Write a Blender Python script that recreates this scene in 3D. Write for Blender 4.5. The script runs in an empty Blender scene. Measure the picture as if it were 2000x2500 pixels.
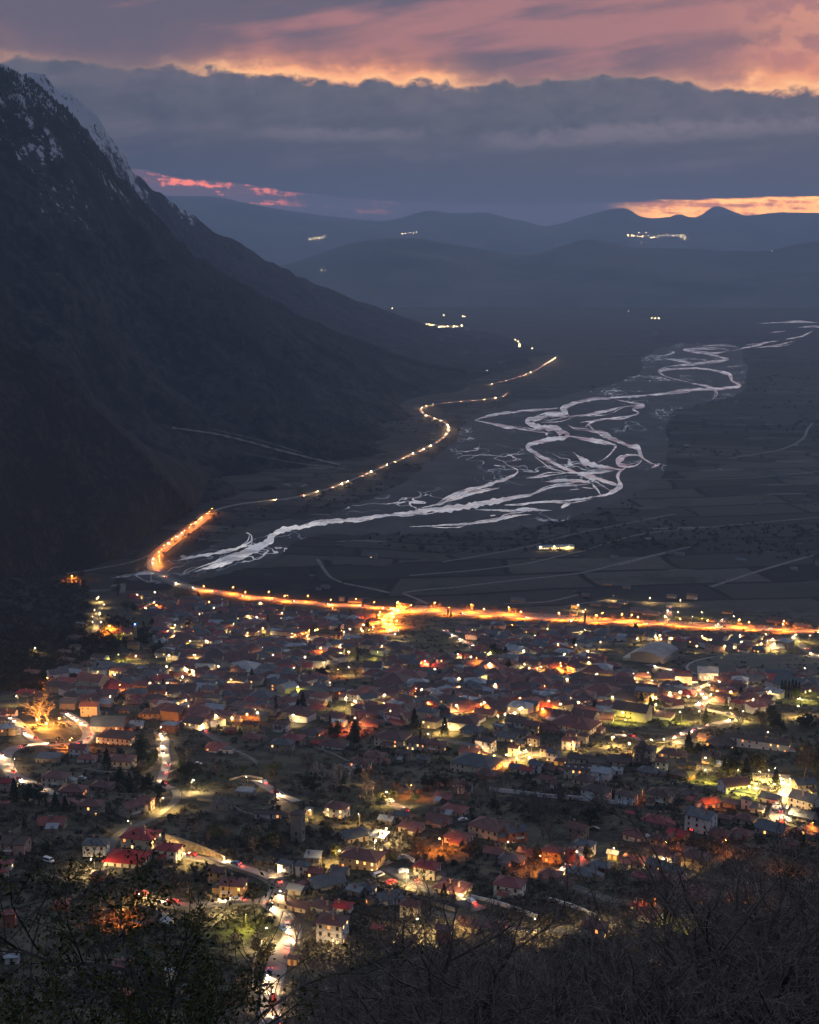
import bpy, math, random
import numpy as np
from mathutils import Vector, Matrix, noise
from mathutils.bvhtree import BVHTree
random.seed(7)
C = bpy.context.scene.collection
S = bpy.context.scene
R = math.radians
# ------------------------------------------------------------------ camera
CZ = 440.0                      # eye height above the valley floor
PITCH = R(10.6)
F = 3472.2                      # focal length in photograph pixels
cam_d = bpy.data.cameras.new('camera'); cam_d.lens = 50; cam_d.sensor_fit = 'VERTICAL'; cam_d.sensor_height = 36
cam_d.clip_start = 0.5; cam_d.clip_end = 90000
cam = bpy.data.objects.new('camera', cam_d); C.objects.link(cam)
cam.location = (0, 0, CZ); cam.rotation_euler = (R(90) - PITCH, 0, 0)
S.camera = cam
S.view_settings.view_transform = 'Standard'; S.view_settings.look = 'None'
S.view_settings.gamma = 1; S.view_settings.exposure = 0.0
cy = S.cycles
cy.max_bounces = 3; cy.diffuse_bounces = 1; cy.glossy_bounces = 2; cy.transmission_bounces = 1
cy.volume_bounces = 0; cy.transparent_max_bounces = 6
cy.sample_clamp_indirect = 1.5; cy.sample_clamp_direct = 0
cy.use_denoising = True
try:
    cy.denoiser = 'OPENIMAGEDENOISE'; cy.denoising_input_passes = 'RGB_ALBEDO_NORMAL'
except Exception: pass
cy.caustics_reflective = False; cy.caustics_refractive = False
cy.use_light_tree = True

# ------------------------------------------------------------------ node helper
class E:
    """a socket or a number with arithmetic that lays out Math nodes"""
    def __init__(s, nt, v): s.nt = nt; s.v = v
    def op(s, o, *a):
        n = s.nt.nodes.new('ShaderNodeMath'); n.operation = o
        for i, q in enumerate((s,) + a):
            q = q.v if isinstance(q, E) else q
            if isinstance(q, (int, float)): n.inputs[i].default_value = q
            else: s.nt.links.new(q, n.inputs[i])
        return E(s.nt, n.outputs[0])
    def __add__(s, o): return s.op('ADD', o)
    __radd__ = __add__
    def __sub__(s, o): return s.op('SUBTRACT', o)
    def __rsub__(s, o): return E(s.nt, float(o)).op('SUBTRACT', s)
    def __mul__(s, o): return s.op('MULTIPLY', o)
    __rmul__ = __mul__
    def __truediv__(s, o): return s.op('DIVIDE', o)
    def exp(s): return s.op('EXPONENT')
    def abs(s): return s.op('ABSOLUTE')
    def mn(s, o): return s.op('MINIMUM', o)
    def mx(s, o): return s.op('MAXIMUM', o)
    def clamp(s):
        r = s.op('ADD', 0.0); r.v.node.use_clamp = True; return r
def sstep(e, a, b):
    n = e.nt.nodes.new('ShaderNodeMapRange'); n.interpolation_type = 'SMOOTHSTEP'
    e.nt.links.new(e.v, n.inputs[0]); n.inputs[1].default_value = a; n.inputs[2].default_value = b
    if a > b: n.inputs[1].default_value = b; n.inputs[2].default_value = a; n.inputs[3].default_value = 1; n.inputs[4].default_value = 0
    return E(e.nt, n.outputs[0])
def curve(e, pts):
    n = e.nt.nodes.new('ShaderNodeValToRGB'); cr = n.color_ramp; cr.interpolation = 'B_SPLINE'
    x0, x1 = pts[0][0], pts[-1][0]
    vmax = max(p[1] for p in pts); vmin = min(p[1] for p in pts); rg = (vmax - vmin) or 1
    while len(cr.elements) > 1: cr.elements.remove(cr.elements[-1])
    for i, (x, v) in enumerate(pts):
        el = cr.elements[0] if i == 0 else cr.elements.new((x - x0) / (x1 - x0))
        el.position = (x - x0) / (x1 - x0); q = (v - vmin) / rg; el.color = (q, q, q, 1)
    f = (e - x0) * (1.0 / (x1 - x0)); e.nt.links.new(f.v, n.inputs[0])
    return E(e.nt, n.outputs[0]) * rg + vmin
def tex(nt, kind, vec, scale=1.0, **kw):
    n = nt.nodes.new('ShaderNodeTex' + kind)
    if vec is not None: nt.links.new(vec, n.inputs['Vector'])
    n.inputs['Scale'].default_value = scale
    for k, v in kw.items():
        if k in n.inputs: n.inputs[k].default_value = v
        else: setattr(n, k, v)
    return n
def comb(nt, x, y, z=0.0):
    n = nt.nodes.new('ShaderNodeCombineXYZ')
    for i, q in enumerate((x, y, z)):
        q = q.v if isinstance(q, E) else q
        if isinstance(q, (int, float)): n.inputs[i].default_value = q
        else: nt.links.new(q, n.inputs[i])
    return n.outputs[0]
def mix(nt, f, a, b, mode='MIX'):
    n = nt.nodes.new('ShaderNodeMix'); n.data_type = 'RGBA'; n.blend_type = mode; n.clamp_factor = mode == 'MIX'
    for i, q in ((0, f), (6, a), (7, b)):
        q = q.v if isinstance(q, E) else q
        if isinstance(q, (int, float)): n.inputs[i].default_value = q
        elif isinstance(q, (tuple, list)): n.inputs[i].default_value = (*q[:3], 1)
        else: nt.links.new(q, n.inputs[i])
    return n.outputs[2]

# ------------------------------------------------------------------ world: dusk sky with cloud bands (by azimuth and elevation)
SUN_EL, SUN_AZ = R(1.5), R(24)
W = bpy.data.worlds.new('World'); S.world = W; W.use_nodes = True
nt = W.node_tree; nt.nodes.clear()
tc = nt.nodes.new('ShaderNodeTexCoord'); sp = nt.nodes.new('ShaderNodeSeparateXYZ'); nt.links.new(tc.outputs['Generated'], sp.inputs[0])
dx, dy, dz = (E(nt, sp.outputs[i]) for i in range(3))
X = dx.op('ARCTAN2', dy) * 57.29578            # azimuth, degrees right of the view
Y = dz.op('ARCSINE') * 57.29578                # elevation
def sx(px): return (px - 1000) * 0.0157
def sy(py): return (600 - py) * 0.0155
v1 = comb(nt, X * 0.16, Y * 0.55, 3.1)
n_big = E(nt, tex(nt, 'Noise', v1, 1.0, Detail=5.0, Roughness=0.5).outputs[0])
v2 = comb(nt, X * 0.9, Y * 1.3, 0.4)
n_lump = E(nt, tex(nt, 'Noise', v2, 1.0, Detail=6.0, Roughness=0.55).outputs[0])
vor = tex(nt, 'Voronoi', comb(nt, X * 0.62 + n_lump * 0.8, Y * 0.9, 0.2), 1.0); vor.feature = 'SMOOTH_F1'
n_puff = E(nt, vor.outputs['Distance'])
v3 = comb(nt, X * 0.30 + Y * 0.35, Y * 2.6 + X * 0.10, 1.4)
n_str = E(nt, tex(nt, 'Noise', v3, 1.0, Detail=6.0, Roughness=0.55).outputs[0])
v4 = comb(nt, X * 0.15 - n_big * 1.2, Y * 0.95 - X * 0.13, 7.7)
n_wisp = E(nt, tex(nt, 'Noise', v4, 1.0, Detail=5.0, Roughness=0.5).outputs[0])
top = curve(X, [(sx(-300), sy(130)), (sx(100), sy(172)), (sx(350), sy(166)), (sx(620), sy(186)), (sx(1000), sy(208)),
                (sx(1300), sy(205)), (sx(1480), sy(188)), (sx(1700), sy(208)), (sx(2000), sy(235)), (sx(2400), sy(240))])
n_det = E(nt, tex(nt, 'Noise', comb(nt, X * 3.2, Y * 4.2, 2.2), 1.0, Detail=7.0, Roughness=0.6).outputs[0])
top = top + (n_lump - 0.5) * 1.15 + (0.45 - n_puff) * 0.55 + (n_det - 0.5) * 0.26
bot = curve(X, [(sx(0), sy(395)), (sx(350), sy(410)), (sx(420), sy(440)), (sx(560), sy(440)), (sx(700), sy(468)), (sx(1000), sy(492)),
                (sx(1300), sy(500)), (sx(1560), sy(490)), (sx(2000), sy(481)), (sx(2400), sy(478))]) + (n_str - 0.5) * 0.35
above = sstep(Y - top + (n_det - 0.5) * 0.15, -0.06, 0.14)
below = sstep(Y - bot, 0.05, -0.05)
# upper veil: mauve and pink
veil = sstep(n_wisp + (n_big - 0.5) * 0.6 + X * 0.014, 0.44, 0.74)
c_up = mix(nt, veil, (0.150, 0.128, 0.175), (0.48, 0.215, 0.215))
rightw = sstep(X, 5.0, 17.0)
c_up = mix(nt, rightw * 0.40, c_up, (0.66, 0.27, 0.22))
d = (Y - top).mx(0.0)
G = curve(X, [(sx(-300), .7), (sx(0), .35), (sx(200), .10), (sx(400), .12), (sx(560), 1.1), (sx(800), 2.6), (sx(1020), 2.5), (sx(1130), .5), (sx(1300), .10),
              (sx(1600), .18), (sx(1800), .8), (sx(1900), 3.2), (sx(2050), 4.5)])
hug = (d * -1.9).exp() * G * (n_str * 0.9 + 0.55)
glow = mix(nt, (d * -3.0).exp(), (1.0, 0.32, 0.18), (1.8, 0.92, 0.36))
c_up = mix(nt, (hug * 0.9).clamp(), c_up, glow)
yc = sstep(X, 10.8, 15.5) * sstep(Y, 5.6, 7.3) * sstep(Y, 10.3, 8.6) * sstep(n_lump, 0.46, 0.60)
c_up = mix(nt, yc * 0.45, c_up, (1.1, 0.46, 0.26))
# main grey band
gr = ((Y - bot) * 0.21).clamp()
c_gr = mix(nt, gr, (0.050, 0.060, 0.100), (0.158, 0.152, 0.172))
puff_shade = sstep(n_puff, 0.75, 0.2) * sstep(Y - top, -2.2, -0.1)
c_gr = mix(nt, puff_shade * 0.35, c_gr, (0.17, 0.165, 0.20))
wisp = sstep(n_wisp + (n_det - 0.5) * 0.25, 0.48, 0.68) * sstep(Y, 2.4, 3.4)
c_gr = mix(nt, wisp * 0.8, c_gr, (0.175, 0.150, 0.19))
# two long pale streaks across the bank
def streak(x0, x1, y0, slope, th, k):
    yy = Y - (y0 + 0.0) - (X - x0) * slope + (n_lump - 0.5) * 0.9 + (n_det - 0.5) * 0.35
    return sstep(yy.abs(), th, th * 0.15) * sstep(X, x0 - 1.0, x0 + 2.5) * sstep(X, x1 + 2.0, x1 - 1.0) * k
c_gr = mix(nt, streak(sx(1150), sx(2100), sy(345), 0.045, 0.55, 0.8), c_gr, (0.25, 0.205, 0.245))
c_gr = mix(nt, streak(sx(560), sx(1000), sy(322), -0.01, 0.42, 0.7), c_gr, (0.23, 0.19, 0.23))
c_gr = mix(nt, sstep(n_lump * 0.6 + n_det * 0.4, 0.42, 0.62) * 0.35, c_gr, (0.055, 0.066, 0.11))
rim = sstep(Y - top, -0.14, -0.02) * (G * 0.4).clamp()
c_gr = mix(nt, rim * 0.6, c_gr, (0.85, 0.38, 0.22))
# gap under the band
st = sstep(n_str + (n_det - 0.5) * 0.5, 0.50, 0.66)
c_red = mix(nt, st, (0.20, 0.12, 0.18), (2.6, 0.50, 0.28))
c_mid = mix(nt, sstep(n_str + (n_det - 0.5) * 0.4, 0.58, 0.75), (0.10, 0.095, 0.155), (0.55, 0.19, 0.20))
c_or = mix(nt, sstep(n_str + (n_det - 0.5) * 0.4, 0.40, 0.60), (2.1, 0.62, 0.20), (6.5, 2.5, 0.50))
wl = sstep(X, sx(760), sx(640)); wr = sstep(X, sx(1480), sx(1640))
c_gap = mix(nt, wl, c_mid, c_red); c_gap = mix(nt, wr, c_gap, c_or)
col = mix(nt, above, c_gr, c_up); col = mix(nt, below, col, c_gap)
# beyond the photographed strip: unseen band above brightened to light river and town, dim blue dusk overhead and behind
zen = sstep(Y, 14.0, 28.0)
hi = mix(nt, zen, mix(nt, sstep(X.abs(), 40.0, 110.0), (1.26, 1.20, 1.20), (0.27, 0.32, 0.46)), (0.28, 0.34, 0.49))
col = mix(nt, sstep(Y, 9.5, 11.5), col, hi)
away = sstep(X.abs(), 24.0, 55.0) * sstep(Y, 16.0, 8.0)
col = mix(nt, away, col, (0.17, 0.17, 0.235))
col = mix(nt, sstep(Y, 0.3, -0.6), col, (0.05, 0.055, 0.075))
sky = nt.nodes.new('ShaderNodeTexSky'); sky.sky_type = 'NISHITA'; sky.sun_disc = False
sky.sun_elevation = SUN_EL; sky.sun_rotation = SUN_AZ; sky.altitude = 900
bg1 = nt.nodes.new('ShaderNodeBackground'); nt.links.new(sky.outputs[0], bg1.inputs[0]); bg1.inputs[1].default_value = 0.05
bg2 = nt.nodes.new('ShaderNodeBackground'); nt.links.new(col, bg2.inputs[0]); bg2.inputs[1].default_value = 1.0
ms = nt.nodes.new('ShaderNodeMixShader'); ms.inputs[0].default_value = 0.97
nt.links.new(bg1.outputs[0], ms.inputs[1]); nt.links.new(bg2.outputs[0], ms.inputs[2])
wo = nt.nodes.new('ShaderNodeOutputWorld'); nt.links.new(ms.outputs[0], wo.inputs[0])
W.cycles.sampling_method = 'MANUAL'; W.cycles.sample_map_resolution = 1024
sl = bpy.data.lights.new('sun', 'SUN'); sl.energy = 0.14; sl.angle = R(16); sl.color = (1.0, 0.78, 0.72)
so = bpy.data.objects.new('sun', sl); C.objects.link(so)
so.rotation_euler = Vector((-math.sin(SUN_AZ), -math.cos(SUN_AZ), -math.tan(R(9)))).to_track_quat('-Z', 'Y').to_euler()

# ------------------------------------------------------------------ materials
MATS = {}
def mat(name, col, rough=0.8, col2=None, scale=1.0, lo=0.4, hi=0.6, metal=0.0, spec=None, bump=0.0, bscale=None, coord='Object', detail=4.0):
    m = bpy.data.materials.new(name); m.use_nodes = True; nt = m.node_tree; b = nt.nodes['Principled BSDF']
    b.inputs['Roughness'].default_value = rough; b.inputs['Metallic'].default_value = metal
    if spec is not None: b.inputs['IOR'].default_value = spec
    b.inputs['Base Color'].default_value = (*col, 1)
    if col2 is not None or bump:
        if coord == 'World':
            g = nt.nodes.new('ShaderNodeNewGeometry'); v = g.outputs['Position']
        else:
            t = nt.nodes.new('ShaderNodeTexCoord'); v = t.outputs['Object']
    if col2 is not None:
        n = E(nt, tex(nt, 'Noise', v, scale, Detail=detail, Roughness=0.6).outputs[0])
        nt.links.new(mix(nt, sstep(n, lo, hi), col, col2), b.inputs['Base Color'])
    if bump:
        n = tex(nt, 'Noise', v, bscale or scale * 3, Detail=5.0)
        bp = nt.nodes.new('ShaderNodeBump'); bp.inputs['Strength'].default_value = bump; bp.inputs['Distance'].default_value = 1.0
        nt.links.new(n.outputs[0], bp.inputs['Height']); nt.links.new(bp.outputs[0], b.inputs['Normal'])
    MATS[name] = m; return m
def emit(name, col, strength, sample=False):
    m = bpy.data.materials.new(name); m.use_nodes = True; nt = m.node_tree; nt.nodes.clear()
    e = nt.nodes.new('ShaderNodeEmission'); e.inputs[0].default_value = (*col, 1); e.inputs[1].default_value = strength
    o = nt.nodes.new('ShaderNodeOutputMaterial'); nt.links.new(e.outputs[0], o.inputs[0])
    m.cycles.emission_sampling = 'FRONT_BACK' if sample else 'NONE'
    MATS[name] = m; return m

# ------------------------------------------------------------------ object helpers
class MB:
    def __init__(s): s.v = []; s.f = []; s.m = []
    def poly(s, pts, mi=0):
        b = len(s.v); s.v += [tuple(p) for p in pts]; s.f.append(tuple(range(b, b + len(pts)))); s.m.append(mi)
    def box(s, x0, x1, y0, y1, z0, z1, mi=0):
        b = len(s.v)
        s.v += [(x0,y0,z0),(x1,y0,z0),(x1,y1,z0),(x0,y1,z0),(x0,y0,z1),(x1,y0,z1),(x1,y1,z1),(x0,y1,z1)]
        for q in ((0,3,2,1),(4,5,6,7),(0,1,5,4),(1,2,6,5),(2,3,7,6),(3,0,4,7)):
            s.f.append(tuple(b + i for i in q)); s.m.append(mi)
    def hexa(s, p, mi=0):
        b = len(s.v); s.v += [tuple(q) for q in p]
        for q in ((0,3,2,1),(4,5,6,7),(0,1,5,4),(1,2,6,5),(2,3,7,6),(3,0,4,7)):
            s.f.append(tuple(b + i for i in q)); s.m.append(mi)
    def rod(s, a, b_, r0, r1, n=5, mi=0, cap=False):
        a = Vector(a); b_ = Vector(b_); d = (b_ - a)
        if d.length < 1e-6: return
        d.normalize(); u = d.orthogonal().normalized(); w = d.cross(u); k = len(s.v)
        for (c, r) in ((a, r0), (b_, r1)):
            for i in range(n):
                t = 2 * math.pi * i / n; s.v.append(tuple(c + (u * math.cos(t) + w * math.sin(t)) * r))
        for i in range(n):
            j = (i + 1) % n; s.f.append((k + i, k + j, k + n + j, k + n + i)); s.m.append(mi)
        if cap: s.f.append(tuple(k + n + i for i in range(n))); s.m.append(mi)
    def ball(s, c, r, n=6, m=4, mi=0, sq=1.0):
        k = len(s.v)
        for j in range(m + 1):
            ph = math.pi * j / m
            for i in range(n):
                t = 2 * math.pi * i / n
                s.v.append((c[0] + r * math.sin(ph) * math.cos(t), c[1] + r * math.sin(ph) * math.sin(t), c[2] + r * sq * math.cos(ph)))
        for j in range(m):
            for i in range(n):
                q = (i + 1) % n; s.f.append((k + j*n + i, k + (j+1)*n + i, k + (j+1)*n + q, k + j*n + q)); s.m.append(mi)
    def mesh(s, name, mats, smooth=False):
        me = bpy.data.meshes.new(name); me.from_pydata(s.v, [], s.f)
        for m in (mats if isinstance(mats, (list, tuple)) else [mats]): me.materials.append(m)
        if any(s.m): me.polygons.foreach_set('material_index', s.m)
        if smooth: me.polygons.foreach_set('use_smooth', [True] * len(s.f))
        me.update(); return me
def zmax(*ms): return max(v.co.z for m in ms for v in m.vertices)
def link(name, data, parent=None, loc=None, rz=0, sc=None):
    o = bpy.data.objects.new(name, data); C.objects.link(o)
    if parent: o.parent = parent
    if loc is not None: o.location = loc
    if rz: o.rotation_euler = (0, 0, rz)
    if sc is not None: o.scale = sc
    return o
def npmesh(name, V, Fc, m, smooth=False, mi=None):
    me = bpy.data.meshes.new(name); V = np.asarray(V, 'f'); Fc = np.asarray(Fc, 'i'); k = Fc.shape[1]
    me.vertices.add(len(V)); me.vertices.foreach_set('co', V.ravel())
    me.loops.add(Fc.size); me.loops.foreach_set('vertex_index', Fc.ravel())
    me.polygons.add(len(Fc)); me.polygons.foreach_set('loop_start', np.arange(0, Fc.size, k, dtype='i'))
    me.polygons.foreach_set('loop_total', np.full(len(Fc), k, 'i'))
    for q in (m if isinstance(m, (list, tuple)) else [m]): me.materials.append(q)
    if mi is not None: me.polygons.foreach_set('material_index', np.asarray(mi, 'i'))
    if smooth: me.polygons.foreach_set('use_smooth', np.ones(len(Fc), bool))
    me.update(calc_edges=True); me.validate(); return me
def struct(name, me, kind='structure', label=None):
    o = link(name, me); o['kind'] = kind
    if label: o['label'] = label
    return o
ITEMS = []                                   # (object, noun phrase, zone phrase, px): labels are written at the end
def thing(o, cat, noun, px, py=None, zone=None, group=None, label=None):
    o['category'] = cat
    if group: o['group'] = group
    if label: o['label'] = label
    else: ITEMS.append((o, noun, zone or ZONE(px, py), px))
    return o
# ------------------------------------------------------------------ terrain
PROF = [(-400, 690), (0, 437), (330, 232), (400, 212), (520, 199), (620, 185), (760, 160), (900, 134), (1040, 109), (1200, 80), (1350, 54), (1500, 28), (1640, 8), (1740, 0), (60000, 0)]
def prof(y):
    for i in range(len(PROF) - 1):
        if y <= PROF[i + 1][0]:
            (a, za), (b, zb) = PROF[i], PROF[i + 1]
            return za + (zb - za) * max(0, (y - a)) / (b - a)
    return 0.0
_pf = [sum(prof(y + k) for k in (-36, -24, -12, 0, 12, 24, 36)) / 7 for y in range(-400, 2401, 4)]
def ss(a, b, x):
    t = min(1, max(0, (x - a) / (b - a))); return t * t * (3 - 2 * t)
def T(x, y):
    if y >= 2380: return 0.0
    q = (max(-400, y) + 400) / 4; i = int(q); z = _pf[i] + (_pf[min(i + 1, len(_pf) - 1)] - _pf[i]) * (q - i)
    a = ss(80, 380, y) * (1 - ss(1420, 1700, y))
    if a > 0:
        z += a * (noise.noise((x * .006, y * .006, 0)) * 9 + noise.noise((x * .02, y * .02, 3)) * 1.6)
    b = ss(950, 1250, y) * (1 - ss(1720, 1960, y))
    if b > 0: z += b * 120 * ss(0, 330, -x - 0.225 * y)                              # wooded hillside at the far edge of town
    r = math.hypot((x + 305) / 55, (y - 1380) / 120)
    if r < 1: z += 22 * (1 - r * r) ** 2                                             # wooded spur inside the town
    return z
def ray(px, py):
    u = (px - 1000) / F; v = (1250 - py) / F
    return Vector((u, math.cos(PITCH) + v * math.sin(PITCH), -math.sin(PITCH) + v * math.cos(PITCH)))
BVH = []
def P(px, py, h=0.0, far=False):
    """world point h metres above the terrain seen at a photograph pixel"""
    d = ray(px, py); d = d / d.y
    if far:
        best = None
        for t in BVH:
            hit = t.ray_cast(Vector((0, 0, CZ)), d.normalized())
            if hit[0] is not None and (best is None or hit[3] < best[1]): best = (hit[0], hit[3])
        g = (CZ - h) / -d.z if d.z < 0 else 1e9
        if best and best[0].y < g: return best[0] + Vector((0, 0, h))
        if g > 29000: g = 12000
        return Vector((d.x * g, g, 0 + h))
    y = 60.0; prev = y
    while y < 2380:
        if CZ + d.z * y < T(d.x * y, y) + h: break
        prev = y; y += 5
    if y >= 2380:
        g = (CZ - h) / -d.z
        return Vector((d.x * g, g, h))
    a, b = prev, y
    for _ in range(12):
        m = (a + b) / 2
        if CZ + d.z * m < T(d.x * m, m) + h: b = m
        else: a = m
    return Vector((d.x * b, b, T(d.x * b, b) + h))
def pix(p):
    """photograph pixel of a world point"""
    x, y, z = p[0], p[1], p[2] - CZ
    cf = y * math.cos(PITCH) - z * math.sin(PITCH); cu = y * math.sin(PITCH) + z * math.cos(PITCH)
    return 1000 + F * x / cf, 1250 - F * cu / cf
# ------------------------------------------------------------------ ground sheet
def ground_mat():
    m = bpy.data.materials.new('ground'); m.use_nodes = True; nt = m.node_tree; b = nt.nodes['Principled BSDF']
    b.inputs['Roughness'].default_value = 0.95; b.inputs['IOR'].default_value = 1.2
    g = nt.nodes.new('ShaderNodeNewGeometry'); pos = g.outputs['Position']
    s = nt.nodes.new('ShaderNodeSeparateXYZ'); nt.links.new(pos, s.inputs[0])
    x, y = E(nt, s.outputs[0]), E(nt, s.outputs[1])
    big = E(nt, tex(nt, 'Noise', pos, 0.012, Detail=6.0, Roughness=0.6).outputs[0])
    fine = E(nt, tex(nt, 'Noise', pos, 0.35, Detail=6.0, Roughness=0.65).outputs[0])
    mid = E(nt, tex(nt, 'Noise', pos, 0.06, Detail=5.0, Roughness=0.6).outputs[0])
    # town gardens, scrub, bare earth and yards
    town = mix(nt, sstep(mid, 0.44, 0.58), (0.034, 0.034, 0.028), (0.088, 0.082, 0.058))
    town = mix(nt, sstep(big, 0.52, 0.62), town, (0.046, 0.050, 0.030))
    town = mix(nt, sstep(fine, 0.52, 0.72), town, (0.115, 0.102, 0.085))
    # foreground slope of leaf litter
    litter = mix(nt, sstep(fine, 0.35, 0.65), (0.028, 0.023, 0.022), (0.060, 0.046, 0.042))
    # valley fields: long strips in two directions with dark hedge lines
    w = (E(nt, tex(nt, 'Noise', pos, 0.0022, Detail=2.0).outputs[0]) - 0.5) * 160.0
    ca, sa = math.cos(R(9)), math.sin(R(9))
    def strips(c, s_, bw, rh, seedz):
        v = comb(nt, x * c + y * s_ + w, y * c - x * s_ + w * 0.4, seedz)
        n = tex(nt, 'Brick', v, 1.0)
        for k, q in (('Brick Width', bw), ('Row Height', rh), ('Mortar Size', 6.0), ('Mortar Smooth', 0.4), ('Bias', 0.0)): n.inputs[k].default_value = q
        n.offset = 0.37; n.squash = 0.7; n.squash_frequency = 3
        n.inputs['Color1'].default_value = (0, 0, 0, 1); n.inputs['Color2'].default_value = (1, 1, 1, 1); n.inputs['Mortar'].default_value = (0.5, 0.5, 0.5, 1)
        return E(nt, n.outputs['Color']), E(nt, n.outputs['Fac'])
    f1, m1 = strips(ca, sa, 260.0, 92.0, 0.0); f2, m2 = strips(math.cos(R(-14)), math.sin(R(-14)), 170.0, 60.0, 0.0)
    pick = sstep(E(nt, tex(nt, 'Voronoi', comb(nt, x, y, 0.0), 0.0016).outputs['Color']), 0.45, 0.46)
    fc = f1 + (f2 - f1) * pick; mc = m1 + (m2 - m1) * pick
    field = mix(nt, fc, (0.014, 0.015, 0.017), (0.082, 0.078, 0.068))
    field = mix(nt, sstep(big, 0.50, 0.66), field, (0.033, 0.040, 0.030))
    field = mix(nt, mid * 0.35, field, (0.024, 0.025, 0.027))
    field = mix(nt, mc * 0.9, field, (0.008, 0.009, 0.009))
    track = sstep(E(nt, tex(nt, 'Noise', comb(nt, x * 0.3, y, 0.0), 0.02, Detail=2.0).outputs[0]), 0.60, 0.66)
    field = mix(nt, mc * track * 0.8, field, (0.19, 0.18, 0.165))
    # riverside scrub where the valley is not farmed
    scr = mix(nt, sstep(mid, 0.42, 0.6), (0.030, 0.030, 0.026), (0.060, 0.054, 0.044))
    scrub = sstep(E(nt, tex(nt, 'Noise', pos, 0.0011, Detail=3.0).outputs[0]) + sstep(y, 3300.0, 5200.0) * 0.12, 0.56, 0.62)
    field = mix(nt, scrub, field, scr)
    c = mix(nt, sstep(y, 1560.0, 1780.0), town, field)
    c = mix(nt, sstep(y, 400.0, 300.0), c, litter)
    wood = sstep((x * -1.0) - y * 0.225 + mid * 60.0, 10.0, 60.0) * sstep(y, 1000.0, 1250.0) * sstep(y, 1950.0, 1800.0)
    c = mix(nt, wood, c, mix(nt, mid, (0.018, 0.020, 0.016), (0.034, 0.036, 0.026)))
    nt.links.new(c, b.inputs['Base Color'])
    bp = nt.nodes.new('ShaderNodeBump'); bp.inputs['Strength'].default_value = 0.7; bp.inputs['Distance'].default_value = 1.5
    nt.links.new((fine + mid * 2.0).v, bp.inputs['Height']); nt.links.new(bp.outputs[0], b.inputs['Normal'])
    return m
def build_ground():
    ys = [-300 + 12 * i for i in range(int(300 / 12))] + [8.0 * i for i in range(300)]
    y = ys[-1]
    while y < 30500: y *= 1.035; ys.append(min(y, 30500))
    nx = 221; V = []
    for y in ys:
        half = 0.42 * max(y, 0) + 240
        for i in range(nx):
            t = (i / (nx - 1)) * 2 - 1; x = half * (t * 0.72 + 0.28 * t ** 3)
            V.append((x, y, T(x, y)))
    n = len(ys); I = np.arange(n * nx).reshape(n, nx)
    Fc = np.stack([I[:-1, :-1], I[:-1, 1:], I[1:, 1:], I[1:, :-1]], -1).reshape(-1, 4)
    struct('ground', npmesh('ground', V, Fc, ground_mat(), True))
build_ground()

# ------------------------------------------------------------------ mountains and hills, lofted from foot to crest with real depth
def resample(pts, n):
    d = [0]
    for a, b in zip(pts, pts[1:]): d.append(d[-1] + (Vector(b) - Vector(a)).length)
    out = []
    for i in range(n):
        t = d[-1] * i / (n - 1); k = max(j for j in range(len(d)) if d[j] <= t + 1e-6); k = min(k, len(pts) - 2)
        f = (t - d[k]) / max(1e-6, d[k + 1] - d[k]); out.append(Vector(pts[k]).lerp(Vector(pts[k + 1]), f))
    return out
def at(px, py, dist):
    d = ray(px, py); d = d / d.y; return Vector((d.x * dist, dist, CZ + d.z * dist))
def spline(pts, n):
    """same count of samples per span so foot and crest lists stay paired"""
    out = []; k = len(pts) - 1
    for i in range(n):
        t = k * i / (n - 1); j = min(int(t), k - 1); f = t - j
        p0 = pts[max(j - 1, 0)]; p1 = pts[j]; p2 = pts[j + 1]; p3 = pts[min(j + 2, k)]
        out.append(0.5 * ((2 * p1) + (p2 - p0) * f + (2 * p0 - 5 * p1 + 4 * p2 - p3) * f * f + (3 * p1 - p0 - 3 * p2 + p3) * f ** 3))
    return out
def loft(name, crest, foot, nu, nv, power, amp, freq, back, m, seed=0.0, crest_amp=6, ridged=True):
    cr = spline(crest, nu); ft = spline(foot, nu); V = []; nb = 14
    for v in range(nv + nb):
        for u in range(nu):
            a, b = ft[u], cr[u]
            if v < nv:
                t = v / (nv - 1); p = a.lerp(b, t); p.z = a.z + (b.z - a.z) * t ** power
                env = math.sin(math.pi * min(1, t * 1.02)) ** 0.7 if t < 0.98 else 0.18
            else:
                t2 = (v - nv + 1) / nb; p = b + Vector((0, back * t2, 0)); p.z = b.z + (-4 - b.z) * t2; env = 0.18
            hs = min(1.0, max(0.06, (b.z - a.z) / 500))
            q = Vector((p.x * freq, p.y * freq, seed))
            nz = noise.fractal(q, 0.9, 2.1, 6)
            if ridged: nz = 0.55 * (noise.ridged_multi_fractal(q * 0.8, 1.0, 2.2, 6, 1.0, 2.0) - 1.1) + 0.5 * nz
            p = p.copy(); p.z += nz * amp * env * hs + noise.noise(q * 9) * crest_amp * hs
            if v == 0 or v == nv + nb - 1: p.z = -4
            V.append(p[:])
    n = nv + nb; I = np.arange(n * nu).reshape(n, nu)
    Fc = np.stack([I[:-1, :-1], I[:-1, 1:], I[1:, 1:], I[1:, :-1]], -1).reshape(-1, 4)
    me = npmesh(name, V, Fc, m, True); struct(name, me)
    BVH.append(BVHTree.FromPolygons([Vector(q) for q in V], Fc.tolist()))
    return np.array(V).reshape(n, nu, 3)
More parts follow.
